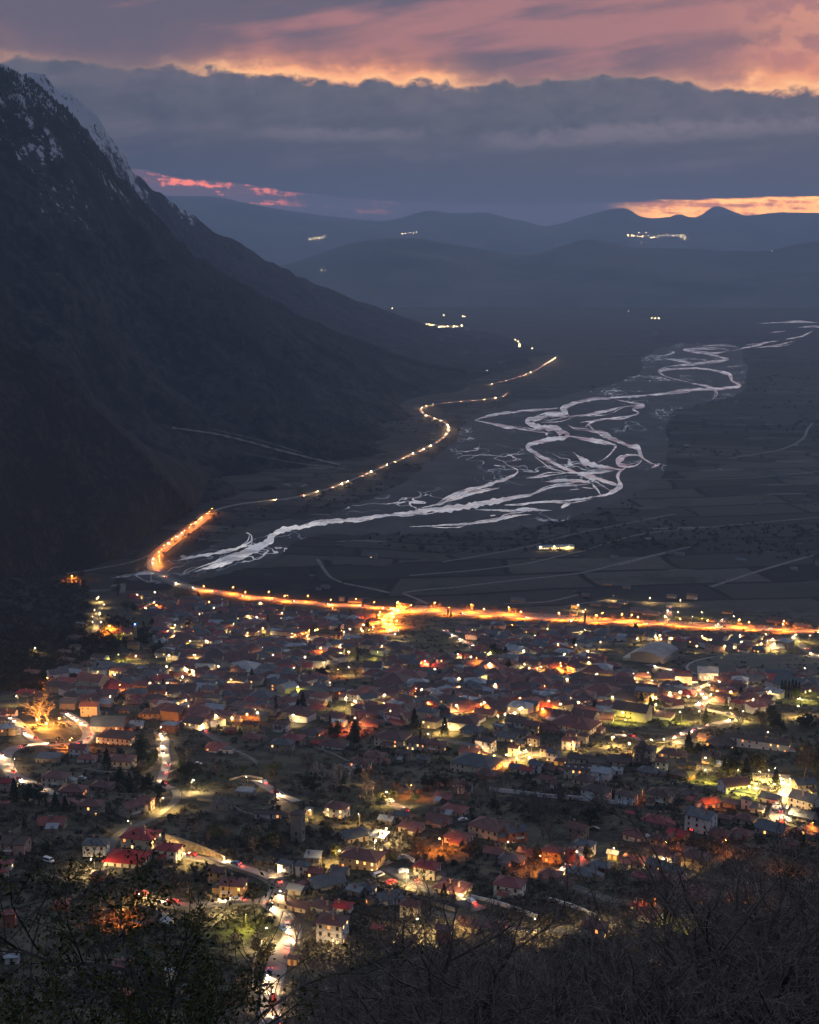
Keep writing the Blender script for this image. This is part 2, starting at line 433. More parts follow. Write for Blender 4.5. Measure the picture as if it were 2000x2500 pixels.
def mountain_mat(name, base, base2, snow_z, snow_w, snow_amt, scale=1.0):
    m = bpy.data.materials.new(name); m.use_nodes = True; nt = m.node_tree; b = nt.nodes['Principled BSDF']
    b.inputs['Roughness'].default_value = 0.95; b.inputs['IOR'].default_value = 1.2
    g = nt.nodes.new('ShaderNodeNewGeometry'); pos = g.outputs['Position']
    s = nt.nodes.new('ShaderNodeSeparateXYZ'); nt.links.new(pos, s.inputs[0]); z = E(nt, s.outputs[2])
    sn = nt.nodes.new('ShaderNodeSeparateXYZ'); nt.links.new(g.outputs['Normal'], sn.inputs[0]); nz = E(nt, sn.outputs[2])
    n1 = E(nt, tex(nt, 'Noise', pos, 0.006 * scale, Detail=8.0, Roughness=0.62).outputs[0])
    n2 = E(nt, tex(nt, 'Noise', pos, 0.045 * scale, Detail=8.0, Roughness=0.75).outputs[0])
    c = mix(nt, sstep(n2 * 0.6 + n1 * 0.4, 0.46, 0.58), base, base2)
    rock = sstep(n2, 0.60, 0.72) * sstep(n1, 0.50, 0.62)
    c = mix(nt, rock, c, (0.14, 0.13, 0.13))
    zz = (z - snow_z) * (1.0 / snow_w)
    n3 = E(nt, tex(nt, 'Noise', comb(nt, E(nt, s.outputs[0]), E(nt, s.outputs[1]), z * 0.6), 0.045 * scale, Detail=9.0, Roughness=0.78).outputs[0])
    sn_ = sstep(n3 + (n1 - 0.5) * 0.8 + zz.mn(0.8).mx(-1.5) * 0.15, 0.62 - snow_amt, 0.645 - snow_amt)
    c = mix(nt, sn_, c, (0.50, 0.52, 0.57))
    nt.links.new(c, b.inputs['Base Color'])
    bp = nt.nodes.new('ShaderNodeBump'); bp.inputs['Strength'].default_value = 0.9; bp.inputs['Distance'].default_value = 22.0
    nt.links.new((n2 + n1).v, bp.inputs['Height']); nt.links.new(bp.outputs[0], b.inputs['Normal'])
    return m
crA = [(-900,-60,2900),(-500,-20,3000),(-200,40,3150),(0,155,3300),(100,212,3400),(180,272,3500),(300,430,3700),(400,540,3900),(500,640,4100),(600,700,4250),(700,755,4400),(800,800,4550),(900,842,4700),(980,872,4800),(1080,897,4900),(1200,910,5000),(1300,887,5400)]
ftA = [(-900,1500),(-500,1440),(-200,1420),(50,1400),(230,1385),(380,1285),(470,1243),(600,1212),(800,1176),(950,1115),(1035,1068),(1052,1035),(985,1005),(1010,978),(1130,962),(1215,930),(1310,888)]
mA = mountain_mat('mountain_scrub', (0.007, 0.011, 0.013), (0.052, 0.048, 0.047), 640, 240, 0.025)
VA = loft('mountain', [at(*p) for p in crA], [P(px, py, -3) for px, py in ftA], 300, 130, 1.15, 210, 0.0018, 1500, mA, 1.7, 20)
crB = [(-900,60,5000),(-300,90,5100),(60,183,5200),(120,200,5250),(180,235,5300),(250,300,5400),(290,360,5450),(340,430,5550),(410,490,5650),(500,545,5850),(620,620,6050),(760,690,6300),(900,745,6500),(1000,777,6600),(1130,815,6500),(1260,850,6150),(1385,868,5850)]
ftB = [(-900,950),(-300,950),(60,950),(120,950),(180,950),(250,950),(290,950),(340,950),(410,950),(500,950),(620,950),(760,945),(900,935),(1000,925),(1150,915),(1270,890),(1388,870)]
mB = mountain_mat('mountain_snow', (0.022, 0.024, 0.028), (0.056, 0.053, 0.054), 640, 200, 0.10, 0.8)
loft('mountain_ridge', [at(*p) for p in crB], [P(px, py, -3) for px, py in ftB], 280, 80, 1.05, 120, 0.0019, 1500, mB, 5.2, 30)
crC = [(-600,600,1950),(-200,745,1980),(0,836,2020),(110,894,2060),(200,967,2110),(300,1060,2160),(380,1140,2190),(430,1200,2230),(470,1244,2330)]
ftC = [(-600,1560),(-200,1440),(0,1425),(70,1418),(150,1408),(230,1390),(320,1345),(400,1285),(472,1250)]
mC = mountain_mat('spur_scrub', (0.016, 0.018, 0.016), (0.050, 0.043, 0.038), 3000, 260, -0.6, 2.2)
loft('hill_spur', [at(*p) for p in crC], [P(px, py, -3) for px, py in ftC], 180, 90, 1.0, 60, 0.004, 700, mC, 9.1, 7)
mH = mat('far_hill', (0.030, 0.034, 0.032), 0.95, (0.065, 0.062, 0.055), 0.0012, coord='World')
def hill(name, pts, dist, foot_py, back, amp, camp, seed):
    loft(name, [at(px, py, dist) for px, py in pts], [P(px, foot_py, -3) for px, py in pts], 200, 40, 1.0, amp, 0.00045, back, mH, seed, camp)
hill('hills', [(-200,760),(300,700),(600,662),(720,640),(850,597),(950,582),(1060,588),(1200,612),(1300,622),(1380,600),(1430,588),(1500,594),(1560,604),(1700,607),(1850,612),(1920,600),(2000,586),(2200,570),(2700,560)], 12500, 752, 3500, 90, 8, 2.2)
hill('hills', [(-200,500),(200,500),(420,486),(560,489),(650,507),(760,531),(870,541),(960,536),(1040,516),(1120,520),(1200,521),(1310,549),(1370,546),(1450,521),(1525,511),(1570,531),(1650,531),(1800,526),(2000,521),(2700,500)], 20500, 690, 3000, 140, 16, 4.4)
hill('hills', [(-200,480),(300,470),(420,478),(530,480),(620,500),(800,527),(1000,545),(1300,560),(1600,545),(1640,528),(1662,524),(1690,532),(1710,526),(1750,504),(1800,521),(1830,527),(1900,519),(2000,520),(2700,530)], 26500, 660, 2500, 60, 4, 6.6)

# ------------------------------------------------------------------ forest on the mountain: conifers nobody could count
def cones(name, pts, m, lab):
    n = len(pts); k = 5; V = np.zeros((n, k * 2 + 2, 3)); rs = np.random.RandomState(3)
    P0 = np.array([p[:3] for p in pts]); H = np.array([p[3] for p in pts]); Rr = H * rs.uniform(.2, .33, n)
    a = np.arange(k) * 2 * math.pi / k
    for lv, (z, r) in enumerate(((.12, 1.0), (.45, .62))):
        for i in range(k):
            jit = rs.uniform(.75, 1.25, n)
            V[:, lv * k + i, 0] = P0[:, 0] + np.cos(a[i] + lv * .6) * Rr * r * jit; V[:, lv * k + i, 1] = P0[:, 1] + np.sin(a[i] + lv * .6) * Rr * r * jit
            V[:, lv * k + i, 2] = P0[:, 2] + H * z
    V[:, 2 * k] = P0 + np.stack([rs.normal(0, .04, n) * H, 0 * H, H * .7], 1); V[:, 2 * k + 1] = P0 + np.stack([0 * H, 0 * H, H], 1)
    f = [(i, (i + 1) % k, 2 * k) for i in range(k)] + [(k + i, k + (i + 1) % k, 2 * k + 1) for i in range(k)]
    Fc = (np.array(f)[None] + (np.arange(n) * (2 * k + 2))[:, None, None]).reshape(-1, 3)
    o = struct(name, npmesh(name, V.reshape(-1, 3), Fc, m), 'stuff', lab)
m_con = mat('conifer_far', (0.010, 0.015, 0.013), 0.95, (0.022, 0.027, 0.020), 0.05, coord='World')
rs = random.Random(11); pts = []
nvv, nuu = VA.shape[:2]
while len(pts) < 9000:
    u = rs.random() * (nuu - 2); v = rs.random() * 129
    i, j = int(v), int(u); p = VA[i, j] * (1 - (v - i)) + VA[i + 1, j] * (v - i) + (VA[i, j + 1] - VA[i, j]) * (u - j)
    dens = noise.noise((p[0] * .002, p[1] * .002, 1)) + .35 * noise.noise((p[0] * .01, p[1] * .01, 5)) + (0.9 if v > 116 else 0) + .25 * (p[2] > 200)
    if dens < 0.15 + rs.random() * .5 or p[2] < 12: continue
    if p[0] / p[1] < -0.36: continue
    pts.append((p[0], p[1], p[2] - 1, rs.uniform(6, 13)))
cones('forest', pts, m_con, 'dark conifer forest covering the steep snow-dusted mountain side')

# ------------------------------------------------------------------ river and its gravel bed
def densify(pts, step=6.0, curved=True):
    """catmull-rom through pixel points (px, py, w)"""
    out = []; n = len(pts)
    for j in range(n - 1):
        p0, p1, p2, p3 = (Vector(pts[max(j - 1, 0)]), Vector(pts[j]), Vector(pts[j + 1]), Vector(pts[min(j + 2, n - 1)]))
        k = max(2, int((p2 - p1).length / step))
        for i in range(k):
            f = i / k
            if curved: out.append(0.5 * ((2 * p1) + (p2 - p0) * f + (2 * p0 - 5 * p1 + 4 * p2 - p3) * f * f + (3 * p1 - p0 - 3 * p2 + p3) * f ** 3))
            else: out.append(p1.lerp(p2, f))
    out.append(Vector(pts[-1])); return out
def px_ribbon(mb, pts, z, jitter=0.0):
    pts = [(p[0], p[1], p[2] if len(p) > 2 else 3.0) for p in pts]
    q = densify(pts, 3.0 if jitter else 5.0); L, Rr = [], []
    for i, p in enumerate(q):
        a, b = q[max(i - 1, 0)], q[min(i + 1, len(q) - 1)]
        t = Vector((b.x - a.x, b.y - a.y)); t.normalize() if t.length else None
        nrm = Vector((-t.y, t.x)); tp = min(1, .12 + 3.2 * i / len(q), .12 + 3.2 * (len(q) - 1 - i) / len(q)) if jitter else 1
        for lst, sg in ((L, 1), (Rr, -1)):
            k = max(.10, 1 + jitter * (1.0 * noise.noise((p.x * .03, p.y * .05, z + sg)) + .8 * noise.noise((p.x * .09, p.y * .13, z - sg)) + .22 * noise.noise((p.x * .4, p.y * .5, sg))))
            w = max(p.z * 1.08, .6) * .5 * k * tp
            lst.append(P(p.x + nrm.x * w * sg, p.y + nrm.y * w * sg, z))
    b = len(mb.v)
    for l, r in zip(L, Rr): mb.v += [l[:], r[:]]
    for i in range(len(q) - 1): mb.f.append((b + 2*i, b + 2*i + 1, b + 2*i + 3, b + 2*i + 2)); mb.m.append(0)
bed = [(300,1412),(480,1345),(590,1300),(640,1275),(800,1255),(960,1190),(1060,1120),(1120,1060),(1140,1020),(1250,985),(1400,962),(1560,915),(1570,870),(1650,842),(1790,842),(1818,890),(1822,945),(1760,975),(1640,1010),(1625,1090),(1625,1145),(1560,1205),(1400,1262),(1250,1292),(1000,1303),(760,1312),(650,1372),(500,1412),(400,1425)]
mb = MB(); bd = densify([(x, y, 0) for x, y in bed + bed[:1]], 10)
mb.poly([P(p.x + 16 * noise.noise((p.x * .03, p.y * .03, 1)), p.y + 9 * noise.noise((p.x * .04, p.y * .04, 8)), .12)[:] for p in bd[:-1]])
m_bed = mat('gravel_bed', (0.020, 0.021, 0.022), 0.95, (0.050, 0.050, 0.049), 0.012, .40, .66, coord='World', bump=.5, bscale=.1, detail=8)
bn = m_bed.node_tree; bb_ = bn.nodes['Principled BSDF']; gpb = bn.nodes.new('ShaderNodeNewGeometry')
spb = bn.nodes.new('ShaderNodeSeparateXYZ'); bn.links.new(gpb.outputs['Position'], spb.inputs[0]); bx_, by_ = E(bn, spb.outputs[0]), E(bn, spb.outputs[1])
vb = comb(bn, bx_ * 1.0, by_ * 0.55, 0.0)
fil = None
for sc_, th_, zz_ in ((0.0085, .008, 1.0), (0.014, .007, 5.0)):
    nf = E(bn, tex(bn, 'Noise', comb(bn, bx_, by_ * 0.5, zz_ * 100), sc_, Detail=3.0, Roughness=0.5).outputs[0]); e_ = sstep((nf - 0.5).abs(), th_, th_ * .4)
    fil = e_ if fil is None else fil.mx(e_)
gate = sstep(E(bn, tex(bn, 'Noise', vb, 0.0035, Detail=3.0).outputs[0]), .49, .60)
wet = fil * gate
for nm, a_, b_ in (('Metallic', 0.0, .7), ('Roughness', .95, .25)):
    bn.links.new((wet * (b_ - a_) + a_).v, bb_.inputs[nm])
old_ = bb_.inputs['Base Color'].links[0].from_socket
bn.links.new(mix(bn, wet, old_, (.8, .8, .8)), bb_.inputs['Base Color'])
struct('riverbed', mb.mesh('riverbed', m_bed))
m_wat = bpy.data.materials.new('river_water'); m_wat.use_nodes = True; wn = m_wat.node_tree; wb = wn.nodes['Principled BSDF']
wb.inputs['Base Color'].default_value = (0.85, 0.84, 0.84, 1); wb.inputs['Roughness'].default_value = 0.22; wb.inputs['IOR'].default_value = 1.55; wb.inputs['Metallic'].default_value = 0.75
gp = wn.nodes.new('ShaderNodeNewGeometry'); wt = tex(wn, 'Noise', gp.outputs['Position'], 0.05, Detail=6.0)
wbp = wn.nodes.new('ShaderNodeBump'); wbp.inputs['Strength'].default_value = .15; wbp.inputs['Distance'].default_value = 1.0
wn.links.new(wt.outputs[0], wbp.inputs['Height']); wn.links.new(wbp.outputs[0], wb.inputs['Normal'])
wr_ = sstep(E(wn, tex(wn, 'Noise', gp.outputs['Position'], 0.02, Detail=5.0).outputs[0]), .42, .62)
wn.links.new((wr_ * .25 + .12).v, wb.inputs['Roughness'])
wv_ = E(wn, tex(wn, 'Noise', gp.outputs['Position'], 0.011, Detail=7.0, Roughness=0.65).outputs[0])
wn.links.new(mix(wn, sstep(wv_, .40, .58), (.42, .42, .44), (1.0, .99, .97)), wb.inputs['Base Color'])  # bright and dim glints of the water put into its base colour
CH = [
 [(455,1398,5),(490,1384,10),(540,1366,16),(600,1346,18),(650,1326,20),(668,1308,17),(700,1294,15),(760,1281,9),(870,1267,7),(950,1257,8),(1000,1252,11),(1075,1244,13),(1156,1232,13),(1232,1220,12),(1290,1209,9),(1325,1196,8),(1360,1187,7),(1406,1185,6),(1446,1180,6)],
 [(455,1402,3),(500,1388,6),(560,1370,9),(620,1346,8),(660,1322,5)], [(540,1362,4),(590,1352,8),(640,1338,7),(668,1316,4)],
 [(400,1376,3),(470,1360,5),(520,1352,7),(570,1342,7),(610,1324,5),(612,1306,4),(600,1300,2)],
 [(270,1412,3),(330,1402,5),(400,1398,3)],
 [(1500,1205,5),(1470,1185,7),(1440,1168,11),(1406,1154,12),(1371,1139,14),(1342,1125,12),(1307,1107,12),(1290,1090,13),(1313,1080,11),(1360,1072,12),(1385,1061,13),(1360,1050,14),(1325,1043,12),(1295,1035,13),(1288,1028,9),(1313,1021,7),(1348,1013,8),(1382,1008,9),(1372,998,9),(1394,987,7),(1440,976,5),(1481,972,5),(1522,969,4),(1580,965,4),(1638,959,5),(1696,951,5),(1740,950,4),(1771,948,5),(1806,942,6),(1788,929,7),(1780,914,8),(1753,906,6),(1696,899,4),(1638,900,5),(1608,906,6),(1626,919,3),(1660,927,2),(1684,934,3),(1701,940,3)],
 [(1606,903,3),(1638,894,4),(1696,887,4),(1748,882,4),(1777,876,4),(1742,868,4),(1707,860,4),(1670,854,3),(1696,850,3),(1759,850,3),(1780,856,2)],
 [(1603,870,2),(1625,867,3),(1646,860,3),(1630,856,2)], [(1620,874,2),(1661,880,3),(1693,888,2)],
 [(1696,855,2),(1740,862,3),(1775,858,2)], [(1690,935,3),(1730,945,5),(1752,960,4),(1740,975,3)],
 [(1918,828,2),(1957,821,3),(1985,807,3)], [(1850,790,2),(1920,787,2),(1997,788,2)], [(1820,842,2),(1860,838,2)], [(1790,856,2),(1830,846,2),(1865,838,3),(1900,832,3)], [(1840,850,1),(1900,842,2),(1940,832,2)], [(1950,800,2),(1985,796,2),(2020,800,2)], [(1700,846,1),(1760,842,2),(1800,846,1)], [(1880,812,1),(1920,808,2)],
 [(1159,1026,3),(1191,1016,5),(1243,1007,5),(1290,1001,3),(1365,996,3)], [(1159,1026,3),(1209,1036,5),(1261,1045,5),(1313,1054,3),(1350,1058,3)],
 [(1568,990,4),(1522,993,3),(1481,1004,5),(1440,1013,5),(1394,1016,3),(1348,1025,3),(1322,1032,2)],
 [(1500,975,3),(1533,981,4),(1571,990,4),(1545,998,3),(1559,1008,3),(1539,1015,2),(1487,1022,4),(1417,1031,4)],
 [(1429,1043,4),(1450,1028,4),(1487,1022,2)], [(1385,1036,4),(1406,1048,3),(1440,1051,3),(1481,1059,6),(1493,1071,8),(1522,1083,8),(1556,1094,11),(1566,1112,8),(1580,1125,5),(1609,1138,5)],
 [(1435,1035,3),(1458,1057,4),(1493,1070,5)], [(1590,1142,3),(1612,1132,3)],
 [(1562,1112,8),(1533,1109,7),(1515,1119,10),(1511,1131,8),(1533,1139,6),(1559,1133,5),(1569,1118,6)],
 [(1533,1139,6),(1511,1156,11),(1510,1174,16),(1514,1188,15),(1493,1203,9),(1464,1210,4),(1406,1220,4),(1319,1226,3),(1232,1233,4)],
 [(1383,1064,5),(1435,1072,7),(1499,1086,4),(1500,1095,4),(1481,1116,4),(1458,1130,4)],
 [(1400,1104,5),(1423,1122,12),(1446,1136,12),(1493,1142,6),(1525,1148,4)], [(1371,1154,3),(1452,1154,4),(1500,1149,3)],
 [(1406,1154,6),(1446,1166,9),(1487,1178,8),(1514,1186,8)], [(1446,1180,5),(1458,1196,6),(1466,1208,5)],
 [(1284,1168,4),(1348,1160,4),(1385,1154,3)], [(1303,1112,3),(1340,1140,3),(1378,1152,3)],
 [(1017,1242,3),(1075,1229,6),(1116,1209,5),(1168,1191,6),(1220,1174,8),(1255,1160,7),(1264,1148,4),(1245,1138,3),(1232,1130,2)],
 [(1087,1226,6),(1151,1206,6),(1220,1191,4)], [(1332,1056,8),(1336,1063,6)],
 [(1000,1286,2),(1087,1282,3),(1162,1277,4),(1214,1270,6),(1249,1261,8),(1296,1256,4)], [(1160,1244,3),(1250,1246,5),(1300,1245,7),(1348,1246,3)],
 [(1370,1240,8),(1382,1232,8),(1395,1228,3)], [(1330,1176,3),(1380,1172,4),(1440,1176,4)], [(1420,1190,3),(1450,1192,2)],
 [(1197,1259,4),(1212,1257,3)], [(1390,1196,2),(1416,1194,2)], [(1250,1124,1),(1262,1122,1)],
]
mb = MB()
rr_ = random.Random(6); extra = []
for c in CH:                                   # small side threads that leave a channel and join it again
    q = densify([(*p[:2], p[2]) for p in c], 8.0); n = len(q)
    for _ in range(int(n / 9)):
        a = rr_.randrange(0, max(1, n - 8)); b = min(n - 1, a + rr_.randrange(6, 16)); off = rr_.choice((-1, 1)) * rr_.uniform(3, 9); seg = []
        for j in range(a, b + 1, 2):
            f = (j - a) / (b - a); o = off * math.sin(math.pi * f) + rr_.uniform(-1, 1); seg.append((q[j].x + o * .8, q[j].y + o * (.75 if q[j].y > 1000 else .4), rr_.uniform(.9, 3.0)))
        if len(seg) > 2: extra.append(seg)
for i, c in enumerate(CH + extra): px_ribbon(mb, c, .22 + .003 * i, 0.9)
struct('river', mb.mesh('river', m_wat))

# ------------------------------------------------------------------ roads and tracks
m_road = mat('asphalt', (0.055, 0.054, 0.052), 0.85, (0.085, 0.082, 0.078), 0.25, coord='World', bump=.2, bscale=2)
m_lit_asphalt = mat('lit_asphalt', (0.15, 0.145, 0.135), 0.85, (0.19, 0.18, 0.17), 0.2, coord='World')  # glow of the lit roads put into a lighter asphalt colour
m_track = mat('gravel_track', (0.09, 0.084, 0.075), 0.95, (0.15, 0.14, 0.12), 0.15, coord='World')
m_verge = mat('verge_stone', (0.18, 0.17, 0.15), 0.9, (0.30, 0.28, 0.25), 0.8, coord='World')
RP = {}
def road(name, pts, w, m, z=0.32, key=None, lab=None, far=False):
    w = w * .82
    q = densify([(x, y, 0) for x, y in pts], 6.0)
    W3 = [P(p.x, p.y, 0) for p in q]
    # even spacing in the world, slightly smoothed
    d = [W3[0]]
    step = max(3.0, min(14.0, W3[0].y * .004))
    for p in W3[1:]:
        while (p - d[-1]).length > step * 1.5: d.append(d[-1] + (p - d[-1]).normalized() * step)
    for _ in range(2): d = [d[0]] + [(d[i-1] + d[i] * 2 + d[i+1]) / 4 for i in range(1, len(d) - 1)] + [d[-1]]
    mb = MB(); V = []
    for i, p in enumerate(d):
        t = d[min(i + 1, len(d) - 1)] - d[max(i - 1, 0)]; t.z = 0; t.normalize(); nn = Vector((-t.y, t.x, 0))
        for k in (-1, -.33, .33, 1):
            a = p + nn * w / 2 * k; mb.v.append((a.x, a.y, T(a.x, a.y) + z))
        for k in (-1, 1):
            a = p + nn * (w / 2 + 1.2) * k; mb.v.append((a.x, a.y, T(a.x, a.y) - .5))
    for i in range(len(d) - 1):
        b = i * 6
        for s_, e_ in ((0, 1), (1, 2), (2, 3), (4, 0), (3, 5)): mb.f.append((b + s_, b + 6 + s_, b + 6 + e_, b + e_)); mb.m.append(0)
    o = struct(name, mb.mesh(name, m))
    if lab: o['label'] = lab
    if key: RP[key] = d
    return d
V1 = [(1358,873),(1335,888),(1290,912),(1240,928),(1185,941)]
V2 = [(1236,960),(1228,968),(1180,976),(1100,982),(1045,991),(1024,1001),(1045,1016),(1080,1028),(1098,1045),(1085,1065),(1050,1090),(1000,1111),(900,1155),(800,1194),(700,1218),(600,1228),(540,1240),(508,1253)]
V3 = [(508,1253),(490,1270),(450,1300),(410,1330),(386,1350),(376,1370),(378,1385),(390,1402),(420,1420),(460,1433),(500,1441),(560,1451),(620,1460),(700,1467),(780,1475),(860,1479),(940,1485),(1000,1490)]
V4 = [(1000,1490),(1100,1496),(1200,1502),(1290,1508),(1380,1513),(1480,1519),(1600,1525),(1700,1530),(1800,1535),(1900,1539),(2040,1546)]
road('verge', [(x, y - 4) for x, y in V4], 62, m_track, z=.2, lab='bare earth lots along the orange highway')
road('verge', V3, 26, m_track, z=.18, lab='bare earth verge of the lamp-lit highway')
road('road', V1, 9, m_lit_asphalt, key='V1', lab='valley road climbing out of the valley beyond the river bend')
road('road', V2, 8, m_lit_asphalt, key='V2', lab='valley road skirting the foot of the mountain')
road('road', V3, 11, m_lit_asphalt, key='V3', lab='lamp-lit highway curving past the river into town')
road('road', V4, 22, m_lit_asphalt, key='V4', lab='broad orange-lit highway along the far side of town')
for k, pts, w, m in [
  ('J', [(985,1489),(962,1496),(947,1506),(944,1518),(950,1530),(964,1546)], 14, m_lit_asphalt),
  ('J2', [(880,1553),(920,1557),(964,1546)], 10, m_lit_asphalt), ('J3', [(735,1568),(760,1560),(772,1554),(800,1555),(880,1556)], 9, m_road),
  ('K', [(800,1560),(830,1573),(850,1580)], 7, m_road),
  ('X1', [(1621,1526),(1632,1504),(1634,1485),(1630,1474)], 8, m_road), ('X2', [(1752,1531),(1762,1518),(1776,1507)], 8, m_road),
  ('X3', [(1480,1467),(1560,1470),(1630,1472),(1700,1475)], 6, m_road),
  ('ST', [(1940,1548),(1942,1562),(1970,1588),(2015,1613)], 9, m_road),
  ('S1', [(1583,1622),(1620,1633),(1650,1640),(1682,1649)], 7, m_lit_asphalt),
  ('S2', [(1720,1658),(1742,1664),(1734,1671),(1708,1678),(1698,1684),(1716,1694),(1731,1704),(1722,1712),(1707,1721),(1710,1730),(1745,1738),(1780,1745),(1804,1754),(1795,1761),(1765,1763),(1735,1771)], 8, m_lit_asphalt),
  ('S3', [(1650,1673),(1690,1676),(1720,1672)], 7, m_road), ('S4', [(1835,1675),(1870,1688),(1915,1698),(1990,1715)], 7, m_road),
  ('S5', [(1545,1731),(1590,1738),(1620,1745),(1628,1752)], 6, m_road), ('S6', [(1500,1795),(1540,1800),(1600,1812),(1650,1800),(1690,1782),(1735,1770)], 8, m_road),
  ('B1', [(1080,1540),(1098,1543),(1115,1556),(1150,1574),(1175,1583)], 7, m_lit_asphalt), ('B2', [(1268,1544),(1275,1536),(1298,1532)], 6, m_road),
  ('B3', [(1290,1551),(1320,1560)], 6, m_road), ('B4', [(1420,1588),(1450,1594),(1487,1600)], 7, m_road), ('B5', [(1420,1584),(1500,1572),(1580,1566)], 7, m_road),
  ('B6', [(1560,1672),(1600,1668),(1640,1676)], 6, m_road), ('B7', [(1640,1580),(1740,1592),(1800,1596)], 6, m_road),
  ('L0', [(-30,1735),(10,1745),(35,1757),(60,1785),(80,1805),(110,1818)], 8, m_lit_asphalt),
  ('L1', [(160,1740),(178,1750),(198,1763),(212,1778),(219,1793),(212,1806),(190,1816),(160,1820),(110,1818),(60,1821),(25,1830),(10,1846),(14,1862),(22,1880),(35,1897),(65,1908),(100,1924),(135,1945)], 8, m_lit_asphalt),
  ('M1', [(382,1789),(398,1797),(408,1811),(401,1826),(406,1850),(403,1880),(393,1905),(396,1917),(425,1928)], 5.2, m_lit_asphalt),
  ('M2', [(425,1928),(432,1945),(418,1968),(380,1995),(345,2012),(300,2028),(280,2050),(262,2085),(268,2130)], 4.2, m_road),
  ('M3', [(432,1762),(470,1775),(520,1800),(552,1822)], 6, m_road), ('M4', [(552,1822),(590,1840),(632,1864)], 4, m_track),
  ('N1', [(625,1905),(660,1925),(690,1943),(735,1962)], 6, m_lit_asphalt),
  ('Q1', [(420,2082),(460,2093),(520,2102),(575,2116),(640,2136),(680,2160),(672,2185),(650,2200),(680,2222),(705,2245),(716,2275),(712,2292),(692,2318),(678,2345),(672,2375),(664,2410),(655,2445),(660,2480),(668,2515)], 7, m_lit_asphalt),
  ('Q2', [(380,2205),(470,2212),(560,2204),(650,2200)], 6, m_road), ('Q3', [(860,2112),(935,2118),(1000,2150),(1060,2178),(1120,2198),(1190,2228)], 6, m_road),
  ('Q4', [(935,1958),(965,1966),(985,1975),(992,1985),(985,1992)], 6, m_road), ('Q5', [(1400,2090),(1412,2100),(1428,2112),(1380,2125),(1362,2140)], 6, m_road),
  ('Q6', [(1680,2030),(1700,2022),(1720,2025)], 6, m_road), ('Q7', [(1905,1900),(1922,1915),(1917,1940),(1905,1968),(1896,2000),(1905,2020)], 8, m_lit_asphalt),
  ('Q8', [(1375,2152),(1410,2170),(1470,2190),(1530,2215)], 6, m_road), ('Q9', [(1060,2230),(1300,2275),(1400,2270)], 5, m_road),
  ('R1', [(1170,1852),(1240,1868),(1260,1848),(1300,1838),(1340,1850)], 8, m_road), ('R2', [(1010,1815),(1085,1808),(1140,1818),(1200,1842),(1240,1866)], 7, m_road),
  ('H1', [(640,1682),(660,1690),(690,1700),(710,1708)], 6, m_road), ('H2', [(1180,1668),(1215,1675),(1270,1678)], 6, m_road),
  ('D1', [(246,1468),(248,1480),(240,1495),(233,1508),(236,1535),(228,1548)], 6, m_track), ('D2', [(300,1425),(302,1436),(296,1452)], 7, m_track),
  ('D3', [(120,1402),(200,1396),(230,1390),(330,1370),(400,1335),(430,1305)], 5, m_track),
  ('D4', [(437,1535),(430,1548),(428,1556)], 6, m_road), ('W1', [(1380,1640),(1420,1650),(1500,1668)], 5, m_road)]:
    road('road' if m is not m_track else 'track', pts, w, m, key=k, z=.34 + .011 * (len(RP) % 9))
for pts, w in [([(840,1424),(900,1436),(960,1449)], 6), ([(985,1449),(990,1453),(1010,1458),(1035,1470),(1050,1478)], 6), ([(985,1447),(1050,1438),(1105,1435),(1190,1424),(1340,1408),(1430,1397),(1510,1376),(1600,1354),(1700,1332)], 5),
  ([(1000,1405),(1090,1398),(1170,1391),(1290,1375),(1380,1354),(1440,1342)], 5), ([(1735,1433),(1850,1395),(1990,1354)], 7), ([(1080,1372),(1210,1350),(1300,1332),(1400,1304),(1540,1276),(1655,1253)], 5),
  ([(1510,1380),(1600,1356),(1640,1350)], 5), ([(775,1365),(795,1395),(810,1412),(840,1424)], 5), ([(1230,1474),(1330,1470),(1380,1460),(1420,1450)], 5), ([(1780,1119),(1850,1108),(1915,1095),(1962,1070),(1970,1050),(1985,1032)], 7),
 ([(1380,1480),(1500,1462)], 5), ([(1600,1170),(1800,1168),(2010,1150)], 5), ([(1440,1340),(1560,1305),(1700,1290),(2010,1262)], 5)]:
    road('track', pts, w, m_track, z=.26)

# the pale terrace tracks on the mountain's lower slope
for pts, w in (([(420,1046),(520,1060),(600,1078),(680,1100),(760,1120),(830,1136)], 7), ([(520,1050),(640,1078),(740,1108)], 2.5), ([(600,1108),(700,1128),(800,1142),(860,1150)], 2)):
    mb = MB(); q = densify([(x, y, 0) for x, y in pts], 5); k = 0
    for i, p in enumerate(q):
        ww = w * (.55 + .6 * noise.noise((p.x * .05, 0, w)) + .25 * math.sin(i)) * .5
        for s_ in (-1, 1):
            o = P(p.x, p.y + max(ww, .6) * s_, 0, far=True); d = (Vector((0, 0, CZ)) - o).normalized(); o = o + d * 6 + Vector((0, 0, 1.5)); mb.v.append(o[:])
        if i: b = 2 * i - 2; mb.f.append((b, b + 1, b + 3, b + 2)); mb.m.append(0)
    struct('track', mb.mesh('track', m_track), label='pale terrace track on the lower mountain slope')
